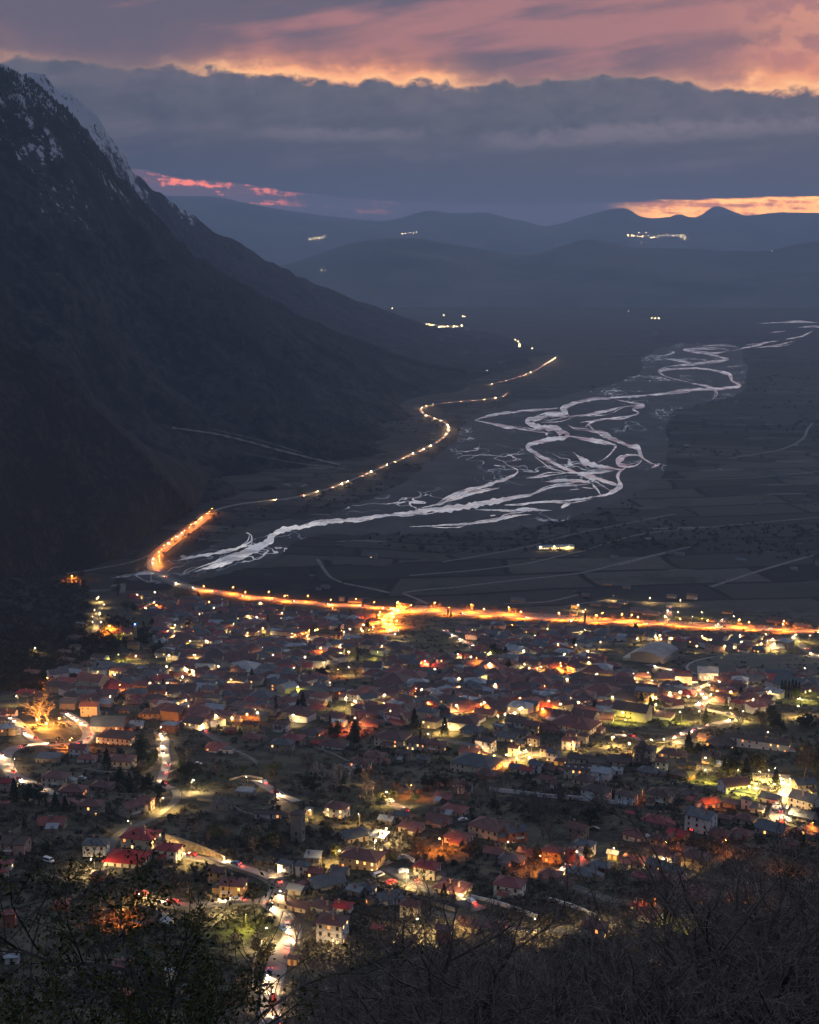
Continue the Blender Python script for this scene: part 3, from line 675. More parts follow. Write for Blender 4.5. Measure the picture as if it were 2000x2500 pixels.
# ------------------------------------------------------------------ zones used to say where a thing stands
ZR = [
 (0,1330,600,1450,'beside the riverside road bend'),(600,1330,2000,1462,'out on the valley fields'),
 (0,1450,330,1560,'by the hillside church'),(330,1450,560,1500,'nearest the river bend'),(560,1450,1000,1500,'close under the orange highway'),(1000,1440,2000,1500,'across the orange highway'),
 (0,1560,140,1660,'on the dark hillside edge'),(140,1560,330,1620,'below the hillside church'),
 (330,1500,440,1560,'beside the wooded spur'),(330,1560,440,1620,'below the wooded spur'),(440,1500,560,1560,'on the slope under the river'),(440,1560,560,1620,'in the far terraces'),
 (560,1500,720,1560,'before the dark gardens'),(560,1560,720,1620,'in the crowded far rows'),(720,1500,860,1560,'by the small orange crossroads'),(720,1560,860,1620,'under the small orange crossroads'),
 (860,1500,1000,1560,'at the highway turn-off'),(860,1560,1000,1620,'below the highway turn-off'),(1000,1500,1150,1560,'by the straight side street'),(1000,1560,1150,1620,'below the straight side street'),
 (1150,1500,1300,1560,'between highway and side street'),(1150,1560,1300,1620,'near the tall green-lit tree'),(1300,1500,1450,1560,'along the highway verge gardens'),(1300,1560,1450,1620,'toward the arched sports hall'),
 (1450,1500,1600,1560,'behind the arched sports hall'),(1450,1560,1560,1640,'in front of the arched hall'),(1600,1500,1750,1600,'between highway and sports ground'),(1750,1500,2000,1600,'behind the oval sports ground'),
 (0,1620,160,1700,'above the orange-lit plane tree'),(160,1620,260,1700,'among the pines at town edge'),(260,1620,360,1680,'near the yellow-lit garden tree'),(260,1680,400,1745,'around the tall white gable'),
 (360,1620,480,1700,'by the paired white lamps'),(400,1700,520,1760,'beside the green-lit building'),(0,1700,260,1760,'beside the orange-lit plane tree'),
 (480,1620,600,1700,'around the brightest white lamp'),(520,1700,640,1745,'by the lit garden path'),(600,1620,760,1680,'above the curved lit lane'),(640,1680,760,1745,'beside the curved lit lane'),
 (760,1620,880,1690,'in the packed central rows'),(760,1690,900,1750,'by the tall dark cedars'),(880,1620,1020,1680,'between the two star lamps'),(900,1680,1020,1750,'near the bell tower'),
 (1020,1620,1120,1690,'above the bell tower'),(1020,1690,1140,1750,'beside the bell tower'),(1120,1620,1240,1690,'below the white lamp cluster'),(1140,1690,1240,1750,'around the gabled white villa'),
 (1240,1620,1340,1690,'beneath the bright orange corner'),(1240,1690,1340,1750,'next to the yellow villas'),(1340,1600,1460,1690,'right of the orange corner'),(1340,1690,1500,1750,'behind the big red-roofed complex'),
 (1460,1640,1580,1700,'beside the lit school lane'),(1500,1700,1640,1760,'by the apartment block'),(1580,1600,1720,1660,'between hall and winding road'),(1580,1660,1720,1760,'left of the winding road'),
 (1720,1600,1860,1680,'in front of the oval field'),(1720,1680,1860,1780,'inside the winding road bend'),(1860,1600,2000,1680,'at the oval field corner'),(1860,1680,2000,1780,'by the row of cypresses'),
 (0,1745,100,1830,'above the left hairpin road'),(100,1745,240,1830,'inside the hairpin road'),(240,1745,345,1830,'right of the hairpin road'),(345,1745,460,1830,'at the top of the curving lane'),
 (0,1830,110,1990,'beside the lower hairpin road'),(110,1830,260,1880,'just under the hairpin road'),(260,1830,420,1930,'left of the curving lane'),(110,1880,240,1990,'below the hairpin houses'),(240,1930,420,2000,'by the lane-end lamp'),
 (0,1990,200,2080,'on the dark left slope'),(200,1990,440,2130,'above the leafy foreground tree'),(0,2080,200,2300,'behind the foreground leaves'),(200,2130,470,2500,'seen through the leafy tree'),
 (460,1740,640,1880,'along the sloping lit lane'),(420,1880,640,2070,'on the terraced meadow'),(640,1740,760,1880,'below the red-roofed white house'),(640,1880,780,2060,'around the stone tower'),
 (760,1740,880,1860,'left of the courtyard building'),(880,1740,1060,1860,'around the courtyard building'),(760,1860,900,1960,'among the ruins'),(900,1860,1100,1960,'by the small red-lit lane'),
 (780,1960,960,2065,'around the twin white lamps'),(960,1960,1160,2120,'beside the corner-lamp house'),(470,2070,640,2300,'along the walled road'),(640,2065,800,2200,'by the floodlit white house'),
 (800,2065,1010,2170,'around the glowing villa'),(640,2200,780,2400,'beside the red-streaked road'),(780,2170,980,2400,'around the three-storey white house'),(980,2120,1140,2330,'behind the bare thicket edge'),
 (1060,1740,1160,1860,'near the lantern-lit street'),(1160,1740,1270,1860,'above the market square'),(1270,1740,1370,1860,'right of the market square'),(1370,1740,1500,1860,'around the red-roofed complex'),
 (1100,1860,1240,1910,'beside the grey market hall'),(1240,1860,1360,1935,'above the dark ravine'),(1360,1860,1500,1960,'by the long skylit roof'),(1100,1910,1500,2010,'in the dark ravine wood'),(1500,1960,1560,2060,'at the ravine end'),
 (1160,2010,1340,2070,'under the ravine wood'),(1160,2070,1340,2300,'in the thicket-edge gardens'),(1340,1990,1460,2180,'around the ochre house'),(1460,2010,1600,2200,'near the green-lit court'),(1340,2180,1600,2330,'deep in the bare thicket'),
 (1500,1740,1620,1860,'along the avenue lamps'),(1620,1740,1760,1830,'at the avenue end'),(1760,1740,2000,1830,'around the long white seminary'),(1620,1830,1760,1900,'left of the floodlit square'),(1760,1830,2000,1905,'on the floodlit square'),
 (1500,1860,1620,1960,'below the round red building'),(1620,1900,1760,1985,'by the orange-lit chapel'),(1760,1905,1880,1985,'below the floodlit square'),(1880,1905,2000,2070,'on the red-streaked street'),
 (1560,1960,1680,2070,'around the scarlet roof'),(1680,1985,1800,2080,'beside the blue-grey gable'),(1800,1985,1900,2080,'along the long grey roof'),(1600,2070,1800,2330,'behind the thicket twigs'),(1800,2070,2000,2330,'behind the thick twigs at right')]
def ZONE(px, py):
    for x0, y0, x1, y1, z in ZR:
        if x0 <= px < x1 and y0 <= py < y1: return z
    return 'out on the valley fields' if py < 1500 else 'in the foreground thicket' if py > 2100 else 'in the middle of town'
# ------------------------------------------------------------------ house materials
def tile_mat(name, c1, c2, rough=0.75):
    m = bpy.data.materials.new(name); m.use_nodes = True; nt = m.node_tree; b = nt.nodes['Principled BSDF']; b.inputs['Roughness'].default_value = rough
    t = nt.nodes.new('ShaderNodeTexCoord'); oi = nt.nodes.new('ShaderNodeObjectInfo')
    g = nt.nodes.new('ShaderNodeNewGeometry')
    n = E(nt, tex(nt, 'Noise', g.outputs['Position'], 0.35, Detail=6.0, Roughness=0.7).outputs[0])
    rnd = E(nt, oi.outputs['Random'])
    wv = nt.nodes.new('ShaderNodeTexWave'); wv.bands_direction = 'Z'; wv.inputs['Scale'].default_value = 1.1; wv.inputs['Distortion'].default_value = 1.0
    nt.links.new(t.outputs['Object'], wv.inputs['Vector'])
    c = mix(nt, sstep(n, .35, .68), c1, c2); 
    hs = nt.nodes.new('ShaderNodeHueSaturation'); nt.links.new(c, hs.inputs['Color']); nt.links.new((rnd * .5 + .72).v, hs.inputs['Value']); nt.links.new((rnd * .3 + .8).v, hs.inputs['Saturation'])
    nt.links.new(hs.outputs[0], b.inputs['Base Color'])
    bp = nt.nodes.new('ShaderNodeBump'); bp.inputs['Strength'].default_value = .5; bp.inputs['Distance'].default_value = .12
    nt.links.new(wv.outputs['Fac'], bp.inputs['Height']); nt.links.new(bp.outputs[0], b.inputs['Normal']); return m
ROOF = {'R': tile_mat('roof_scarlet', (0.25, 0.026, 0.028), (0.15, 0.024, 0.024)), 'r': tile_mat('roof_red_tile', (0.190, 0.058, 0.046), (0.105, 0.042, 0.036)),
        'd': tile_mat('roof_dark_red_tile', (0.108, 0.042, 0.037), (0.064, 0.031, 0.029)), 'k': tile_mat('roof_brown_tile', (0.068, 0.042, 0.038), (0.046, 0.034, 0.032)),
        'g': tile_mat('roof_slate', (0.080, 0.088, 0.098), (0.052, 0.058, 0.066)), 'w': tile_mat('roof_metal', (0.24, 0.27, 0.30), (0.16, 0.17, 0.18), .5)}
RNAME = {'R': 'scarlet-roofed', 'r': 'red-tiled', 'd': 'dark red-roofed', 'k': 'brown-roofed', 'g': 'slate-roofed', 'w': 'pale metal-roofed'}
def wall_mat(name, c):
    m = mat(name, c, 0.9, tuple(q * .72 for q in c), 0.5, .45, .75, coord='World', bump=.15, bscale=3); return m
WALL = {'c': wall_mat('render_cream', (0.46, 0.40, 0.30)), 'w': wall_mat('render_white', (0.52, 0.51, 0.50)), 'y': wall_mat('render_ochre', (0.40, 0.27, 0.13)),
        's': wall_mat('stone_wall', (0.20, 0.185, 0.165)), 'b': wall_mat('brick_wall', (0.30, 0.11, 0.07)), 'p': wall_mat('render_pink', (0.34, 0.235, 0.215))}
WNAME = {'c': 'cream', 'w': 'white', 'y': 'ochre', 's': 'stone', 'b': 'brick', 'p': 'pink'}
m_glass = mat('dark_glass', (0.02, 0.022, 0.025), 0.15); m_frame = mat('window_frame', (0.16, 0.10, 0.07), 0.7); m_framew = mat('window_frame_white', (0.5, 0.5, 0.48), 0.7)
m_lit = [emit('lit_window_warm', (1.0, 0.50, 0.15), 2.6), emit('lit_window_yellow', (1.0, 0.66, 0.26), 3.0), emit('lit_window_orange', (1.0, 0.30, 0.08), 2.2)]
m_door = mat('door_wood', (0.11, 0.055, 0.035), 0.7); m_fascia = mat('fascia', (0.20, 0.17, 0.15), 0.8); m_chim = mat('chimney_brick', (0.24, 0.16, 0.13), 0.9, (0.16, .11, .09), 2)
def win_mesh(name, w, h, pane, frame):
    mb = MB(); x, z = w / 2, h / 2
    mb.box(-x, x, -.05, .05, -z, z, 1)
    y = -.06
    for a, b in ((-x + .09, -.035), (.035, x - .09)): mb.poly([(a, y, -z + .09), (b, y, -z + .09), (b, y, z - .09), (a, y, z - .09)], 0)
    mb.box(-x - .08, x + .08, -.14, .0, -z - .1, -z - .002, 1)
    return mb.mesh(name, [pane, frame])
WIN = {'dark': [win_mesh('window_dark', 1.0, 1.35, m_glass, f) for f in (m_frame, m_framew)], 'lit': [win_mesh('window_lit', 1.05, 1.4, q, m_frame) for q in m_lit]}
dm = MB(); dm.box(-.5, .5, -.06, .05, -1.05, 1.05); DOOR = dm.mesh('door', m_door)
def roof_mesh(kind, w, d, h, m, ov=.55):
    """eaves at z=0; ridge along the longer side; the sheet has thickness"""
    mb = MB(); X, Y = w / 2 + ov, d / 2 + ov; th = .22
    if kind == 'f':
        mb.box(-w/2 - .15, w/2 + .15, -d/2 - .15, d/2 + .15, .0, .28); mb.box(-w/2 + .3, w/2 - .3, -d/2 + .3, d/2 - .3, .281, .40)
        return mb.mesh('roof', m)
    if kind == 's':
        mb.hexa([(-X,-Y,-.2),(X,-Y,-.2),(X,Y,h),(-X,Y,h),(-X,-Y,.0),(X,-Y,.0),(X,Y,h+.2),(-X,Y,h+.2)]); return mb.mesh('roof', m)
    alongx = X >= Y
    r = (abs(X - Y) if kind == 'h' else max(X, Y)); r = max(r, .3) if kind == 'h' else r
    A, B = ((-r, 0), (r, 0)) if alongx else ((0, -r), (0, r))
    e = [(-X, -Y), (X, -Y), (X, Y), (-X, Y)]
    zb = -ov * h / min(w, d) * .9
    tp = lambda q, z: (q[0], q[1], z)
    ez = zb
    E0 = [tp(q, ez) for q in e]; E1 = [tp(q, ez - th) for q in e]; a = tp(A, h); b = tp(B, h)
    if alongx: fs = [(E0[0], E0[1], b, a), (E0[2], E0[3], a, b), (E0[1], E0[2], b), (E0[3], E0[0], a)]
    else: fs = [(E0[1], E0[2], b, a), (E0[3], E0[0], a, b), (E0[2], E0[3], b), (E0[0], E0[1], a)]
    if kind == 'h':
        for f in fs: mb.poly(f)
        for i in range(4): mb.poly([E1[i], E1[(i+1) % 4], E0[(i+1) % 4], E0[i]])
        mb.poly([E1[3], E1[2], E1[1], E1[0]])
        hips = [(E0[0], a), (E0[3], a), (E0[1], b), (E0[2], b), (a, b)] if alongx else [(E0[0], a), (E0[1], a), (E0[2], b), (E0[3], b), (a, b)]
        for p, q in hips: mb.rod(p, q, .11, .11, 4)
    else:
        for f in fs[:2]:
            g = [(q[0], q[1], q[2] - th) for q in f]
            mb.poly(f); mb.poly(g[::-1])
            for i in range(4): mb.poly([g[i], g[(i+1) % 4], f[(i+1) % 4], f[i]])
        mb.rod(a, b, .13, .13, 4)
    return mb.mesh('roof', m)
HOUSES = []
def house(px, py, wpx, rot=0, fl=2, rk='h', rc='d', wc='c', lit=1, asp=.75, extra=None, lab=None, detail=None, cat='house', name='house', hh=None, sky=False):
    HOUSES.append(dict(px=px, py=py, wpx=wpx, rot=rot, fl=fl, rk=rk, rc=rc, wc=wc, lit=lit, asp=asp, lab=lab, detail=detail, cat=cat, name=name, hh=hh, sky=sky))
def house_dims(h):
    H = 2.5 * h['fl'] + .3 if h['hh'] is None else h['hh']
    c = P(h['px'], h['py'], H * .75); dist = c.y; g = T(c.x, c.y)
    wm = h['wpx'] * dist / F * 1.11; r = abs(R(h['rot'])); w = (wm - 1.0) / (math.cos(r) + h['asp'] * math.sin(r)); w = max(w, 3.0)
    return c, g, w, w * h['asp'], H
def build_house(h, rs):
    c, g, w, d, H = house_dims(h); rk = h['rk']
    az = math.atan2(c.x, c.y)
    rz = R(h['rot']) - az
    zs = [T(c.x + (sx_ * w * math.cos(rz) - sy_ * d * math.sin(rz)) / 2, c.y + (sx_ * w * math.sin(rz) + sy_ * d * math.cos(rz)) / 2) for sx_ in (-1, 1) for sy_ in (-1, 1)]
    z0 = g; lo = min(zs) - g - 1.0
    root = bpy.data.objects.new(h['name'], None); C.objects.link(root); root.location = (c.x, c.y, z0); root.rotation_euler = (0, 0, rz)
    near = c.y
    big = h['detail'] if h['detail'] is not None else near < 1060
    mb = MB(); mb.box(-w/2, w/2, -d/2, d/2, lo, H)
    rh = min(w, d) * (.22 if rk == 'h' else .27) if rk in 'hg' else .9
    if rk == 'g':
        if w + 1e-6 >= d:
            for s in (-1, 1): mb.poly([(s*w/2, -d/2, H), (s*w/2, d/2, H), (s*w/2, 0, H + rh * d / (d + 1.1))][::s])
        else:
            for s in (-1, 1): mb.poly([(w/2, s*d/2, H), (-w/2, s*d/2, H), (0, s*d/2, H + rh * w / (w + 1.1))][::s])
    if big:   # string course / plinth
        mb.box(-w/2 - .06, w/2 + .06, -d/2 - .06, d/2 + .06, lo, .35)
        if h['fl'] >= 2: mb.box(-w/2 - .05, w/2 + .05, -d/2 - .05, d/2 + .05, 2.5, 2.62)
    link('wall', mb.mesh('wall', WALL[h['wc']]), root)
    rf = link('roof', roof_mesh(rk, w, d, rh, ROOF[h['rc']]), root, (0, 0, H))
    if near < 1500 and rk != 'f' and w > 5:
        for _ in range(1 if not big or rs.random() < .5 else 2):
            cm = MB(); cx, cy_ = rs.uniform(-.32, .32) * w, rs.uniform(-.3, .3) * d
            cm.box(cx - .35, cx + .35, cy_ - .35, cy_ + .35, -.5, rh + .9); cm.box(cx - .45, cx + .45, cy_ - .45, cy_ + .45, rh + .9, rh + 1.08)
            link('chimney', cm.mesh('chimney', m_chim), rf)
    if h['sky']:
        for k in range(4):
            sm = MB(); x = (-.36 + .22 * k) * w; sm.box(x - .6, x + .6, -d*.25 - .5, -d*.25 + .5, rh * .35, rh * .62); link('skylight', sm.mesh('skylight', WALL['w']), rf)
    # windows on every face towards the town's streets
    nl = 0
    # which walls the photograph shows: the front (-y) and the side turned to the eye
    side = 1 if h['rot'] <= 0 else -1
    faces = [('f', w, d)] + [('s', d, w)] + ([('b', w, d), ('o', d, w)] if big and near < 620 else [])
    seed_lit = h['lit']
    for fc, L, D in faces:
        n = max(1, min(9, int(L / (2.9 if big else 3.6))))
        for fl in range(max(1, h['fl'])):
            zc = 1.35 + 2.5 * fl
            if zc + .6 > H: continue
            for k in range(n):
                if rs.random() < (.10 if big else .25): continue
                u = (-.5 + (k + .5) / n) * L
                is_door = fl == 0 and fc == 'f' and k == n // 2 and big
                p_l = (0, .10, .34, .8)[seed_lit]
                l = rs.random() < p_l and fc in 'fs'
                if not big and not l and near > 1150: continue
                if fc == 'f': loc, rr = (u, -d/2 - .012, zc), 0
                elif fc == 'b': loc, rr = (u, d/2 + .012, zc), math.pi
                else:
                    sd = side if fc == 's' else -side
                    loc, rr = (sd * (w/2 + .012), u, zc), math.pi/2 * sd
                if is_door:
                    link('door', DOOR, root, (loc[0], loc[1] , 1.05), rr); continue
                if l: o = link('window', rs.choice(WIN['lit']), root, loc, rr, (1, 1, 1)); nl += 1; o['label'] = 'lit window'
                else: link('window', WIN['dark'][rs.random() < .35], root, loc, rr)
    if big and h['fl'] >= 2 and w > 8 and rs.random() < .45 and rk != 's':
        bm_ = MB(); bw = w * rs.uniform(.3, .5); bx = rs.uniform(-.2, .2) * w
        bm_.box(bx - bw/2, bx + bw/2, -d/2 - 1.3, -d/2 - .05, 2.36, 2.5)
        for s in (-1, 1): bm_.box(bx + s*(bw/2 - .06) - .05, bx + s*(bw/2 - .06) + .05, -d/2 - 1.28, -d/2 - 1.18, 2.5, 3.42)
        bm_.box(bx - bw/2, bx + bw/2, -d/2 - 1.28, -d/2 - 1.2, 3.38, 3.46)
        for k in range(int(bw / .45)): xx = bx - bw/2 + .45 * (k + .5); bm_.box(xx - .03, xx + .03, -d/2 - 1.26, -d/2 - 1.22, 2.5, 3.4)
        link('balcony', bm_.mesh('balcony', m_framew), root)
    if big and w > 7 and rk in 'hg' and rs.random() < .62:          # lower wings, porches and sheds against the main block
        for _ in range(1 + (rs.random() < .3)):
            aw, ad, ah = w * rs.uniform(.28, .5), rs.uniform(2.4, 4.2), rs.uniform(2.1, 2.7); fr = rs.random() < .5; sd = side if rs.random() < .7 else -side
            m2 = MB(); m2.box(-aw/2, aw/2, -ad/2, ad/2, lo, ah)
            loc = (rs.uniform(-.25, .25) * w, -d/2 - ad/2 - .03, 0) if fr else (sd * (w/2 + ad/2 + .03), rs.uniform(-.2, .2) * d, 0)
            an = link('annex', m2.mesh('annex', WALL[rs.choice((h['wc'], h['wc'], 's'))]), root, loc, 0 if fr else math.pi/2 * sd)
            if not fr: an.scale = (min(1, d / w), 1, 1)
            link('roof', roof_mesh('s', aw, ad, .75, ROOF[rs.choice((h['rc'], h['rc'], 'r', 'w', 'k'))], .25), an, (0, 0, ah + .2))
            break
    size = 'small' if w < 8 else 'large' if w > 17 else ''
    kind = {'h': 'hip-roofed', 'g': 'gabled', 'f': 'flat-topped', 's': 'lean-to'}[rk]
    litw = ' with lit windows' if nl > 1 else ' with one lit window' if nl == 1 else ''
    noun = ' '.join(q for q in (size, WNAME[h['wc']], RNAME[h['rc']], kind if rk in 'gf' else '', 'house' if h['cat'] == 'house' else h['cat']) if q) + litw
    thing(root, h['cat'], noun, h['px'], h['py'], group='houses of the town' if h['cat'] == 'house' else None, label=h['lab'])
    h['c'] = c; h['root'] = root
    return root
# ------------------------------------------------------------------ street lamps
m_pole = mat('lamp_pole', (0.20, 0.20, 0.20), 0.5, metal=.6)
LC = {'Y': (1.0, 0.62, 0.20), 'W': (1.0, 0.68, 0.30), 'O': (1.0, 0.24, 0.022), 'G': (0.90, 0.78, 0.10), 'B': (0.05, 0.15, 1.0), 'R': (1.0, 0.14, 0.05), 'H': (1.0, 0.80, 0.50)}
LNAME = {'Y': 'yellow-white', 'W': 'white', 'O': 'orange', 'G': 'green-yellow', 'R': 'red-orange', 'B': 'blue'}
m_lamp = {k: emit('lamp_glow_' + {'Y': 'warm', 'W': 'white', 'O': 'sodium', 'G': 'greenish', 'B': 'blue', 'R': 'red', 'H': 'headlight'}[k], v, 900) for k, v in LC.items()}
def lamp_meshes(h, arm, k, s):
    p = MB(); p.rod((0, 0, 0), (0, 0, h), .11, .07, 6); p.rod((0, 0, h - .05), (arm, 0, h + .25), .05, .05, 5); p.box(-.18, .18, -.18, .18, 0, .5)
    hd = MB(); hd.box(arm - .15, arm + .75, -.2, .2, h + .2, h + .36)
    g = MB(); g.ball((arm + .3, 0, h + .12), .20 * s, 8, 5, sq=.7)
    return p.mesh('pole', m_pole), hd.mesh('lamp_head', m_pole), g.mesh('lamp_glass', m_lamp[k])
LM = {}
LD = {}
NL = 0
def lamp(px, py, k='Y', pw=2, h=7.0, zone=None, name='street_lamp', far=False, nolight=False, pos=None, group='street lamps of the town', noun=None, lab=None):
    global NL
    if py > 1850 and pw == 3: pw = 2
    if py > 1900 and px > 1500 and k == 'O': pw = 0
    key = (k, h, pw)
    if key not in LM: LM[key] = lamp_meshes(h, .9, k, {0: .6, 1: .9, 2: 1.1, 3: 1.5, 4: 1.8}[pw])
    p, hd, g = LM[key]
    base = pos if pos is not None else P(px, py, h + .1)
    if pos is None: base = Vector((base.x, base.y, T(base.x, base.y)))
    rz = random.uniform(0, 6.28)
    a = link(name if group is None or 'highway' not in group else 'highway_lamp', p, None, base, rz)
    hdo = link('lamp_head', hd, a); link('lamp_glass', g, hdo)
    thing(a, 'street lamp', noun or ({0: 'dim ', 1: 'small ', 2: '', 3: 'bright ', 4: 'very bright '}[pw] + LNAME[k] + ' street lamp'), px, py, zone, group, lab)
    if not nolight:
        E_ = {0: 2500, 1: 7000, 2: 14000, 3: 25000, 4: 60000}[pw] * (2.4 if k == 'O' and pw > 2 else 1.4 if k in 'OR' else 1)
        kk = (k, pw)
        if kk not in LD:
            l = bpy.data.lights.new('lamp_light', 'SPOT'); l.energy = E_ * 1.7; l.spot_size = R(152 if h > 7.5 else 174); l.spot_blend = .55; l.color = LC[k]; l.shadow_soft_size = .22; l.volume_factor = .2; LD[kk] = l
        lo = link('lamp_light', LD[kk], hdo, (1.2, 0, h - .15)); NL += 1
    return a
# ------------------------------------------------------------------ cars
CARP = [mat('car_paint_' + n, c, .35) for n, c in (('silver', (.35, .36, .38)), ('white', (.6, .6, .6)), ('dark', (.03, .03, .035)), ('red', (.3, .03, .03)), ('blue', (.04, .08, .2)))]
CARN = ['silver', 'white', 'black', 'red', 'blue']
m_tyre = mat('tyre', (.02, .02, .02), .9); m_tail = emit('tail_light', (1.0, .06, .03), 8); m_head = emit('headlight_glow', LC['H'], 28)
def car_meshes(van):
    b = MB(); L, Wd = 4.3, 1.75
    prof_ = [(-2.15,.35),(-2.15,.85),(-1.95,.95),(-1.2,1.0),(-.5,1.45),(.9,1.47),(1.7,1.0),(2.1,.9),(2.15,.35)] if not van else [(-2.3,.35),(-2.3,.95),(-1.9,1.1),(-1.3,1.9),(2.2,1.95),(2.3,1.0),(2.3,.35)]
    n = len(prof_)
    for s in (-1, 1): b.poly([(s * Wd / 2 * (.88 if z > 1.2 else 1), x, z) for x, z in prof_][::s])
    for i in range(n):
        (x0, z0), (x1, z1) = prof_[i], prof_[(i + 1) % n]; a0, a1 = (.88 if z0 > 1.2 else 1) * Wd / 2, (.88 if z1 > 1.2 else 1) * Wd / 2
        b.poly([(-a0, x0, z0), (a0, x0, z0), (a1, x1, z1), (-a1, x1, z1)])
    g = MB()
    zt = 1.40 if not van else 1.8
    ys = (-.95, -.45, .85, 1.45) if not van else (-1.45, -1.2, 1.9, 2.1)
    for s in (-1, 1): g.poly([(s * (Wd/2 + .005), ys[0], 1.02), (s * (Wd/2 + .005), ys[3], 1.02), (s * (Wd/2 * .9 + .01), ys[2], zt), (s * (Wd/2 * .9 + .01), ys[1], zt)][::s])
    yf = ((-1.18, 1.03), (-.56, 1.42)) if not van else ((-1.86, 1.13), (-1.36, 1.82))
    g.poly([(-.75, yf[0][0] - .02, yf[0][1]), (.75, yf[0][0] - .02, yf[0][1]), (.68, yf[1][0] - .03, yf[1][1]), (-.68, yf[1][0] - .03, yf[1][1])])
    w = MB(); w.rod((-.1, 0, 0), (.1, 0, 0), .32, .32, 10, cap=True)
    hl = MB(); hl.box(-.2, .2, -.06, .04, -.1, .1); tl = MB(); tl.box(-.2, .2, -.04, .06, -.1, .1)
    return b, g.mesh('car_windows', m_glass), w.mesh('wheel', m_tyre), hl.mesh('headlight', m_head), tl.mesh('tail_light', m_tail)
CM = []
for van in (0, 1):
    b, g, w, hl, tl = car_meshes(van); bodies = [b.mesh('car_body', m) for m in CARP]; CM.append((bodies, g, w, hl, tl))
hd_l = bpy.data.lights.new('headlight_beam', 'SPOT'); hd_l.energy = 26000; hd_l.volume_factor = .2; hd_l.spot_size = R(110); hd_l.spot_blend = .8; hd_l.color = (1, .62, .30); hd_l.shadow_soft_size = .12
td_l = bpy.data.lights.new('tail_beam', 'SPOT'); td_l.volume_factor = .2; td_l.energy = 1100; td_l.spot_size = R(120); td_l.spot_blend = .8; td_l.color = (1, .10, .05); td_l.shadow_soft_size = .12
hf_l = hd_l.copy(); hf_l.energy = 85000; hf_l.color = (1, .58, .27)
NC = 0
def car(pos, heading, lights=True, detail=True, beam=True, lab=None, noun=None, group=None, ci=None, van=False, zone=None, big=1.0):
    """heading: the way the front (-y) points, as an angle"""
    global NC
    bodies, g, w, hl, tl = CM[1 if van else 0]; ci = random.randrange(5) if ci is None else ci
    r = bpy.data.objects.new('car', None); C.objects.link(r); r.location = pos; r.rotation_euler = (0, 0, heading)
    link('car_body', bodies[ci], r); 
    f = 2.16 if not van else 2.31
    if detail:
        link('car_windows', g, r)
        for x in (-.82, .82):
            for y in (-1.35, 1.35): link('wheel', w, r, (x, y, .32))
    if lights:
        for x in (-.6, .6):
            link('headlight', hl, r, (x, -f, .68), 0, (big, 1, big)); link('tail_light', tl, r, (x, f, .8), 0, (big, 1, big))
        if beam:
            a = link('headlight_beam', hf_l if big > 1.7 else hd_l, r, (0, -f - .3, 1.1)); a.rotation_euler = (R(80 if big > 1.2 else 72), 0, math.pi)
            if detail:
                a = link('tail_beam', td_l, r, (0, f + .3, 1.1)); a.rotation_euler = (R(60), 0, 0)
    q = pix(pos); NC += 1
    thing(r, 'car', noun or (CARN[ci] + (' van' if van else ' car') + (' driving, lights on,' if lights else ' parked')), q[0], q[1], zone, group, lab)
    return r
def cars_on(key, spacing, a=0.0, b=1.0, side=1.9, detail=True, noun=None, lab=None, group=None, both=True, big=1.0, beam=True, jit=.35, zone=None):
    d = RP[key]; n = len(d); i0, i1 = int(a * (n - 1)), int(b * (n - 1)); run = 0; nxt = spacing * .4; out = []
    for i in range(i0, i1):
        seg = (d[i + 1] - d[i]).length; run += seg
        if run >= nxt:
            nxt = run + spacing * random.uniform(1 - jit, 1 + jit)
            t = (d[i + 1] - d[i]).normalized(); nn = Vector((-t.y, t.x, 0)).normalized()
            s = random.choice((-1, 1)) if both else 1
            p = d[i] - nn * side * s; z = T(p.x, p.y) + .36
            hd = math.atan2(t.y, t.x) + math.pi / 2
            if s < 0: hd += math.pi
            car((p.x, p.y, z), hd, True, detail, beam, lab, noun, group, big=big, zone=zone)
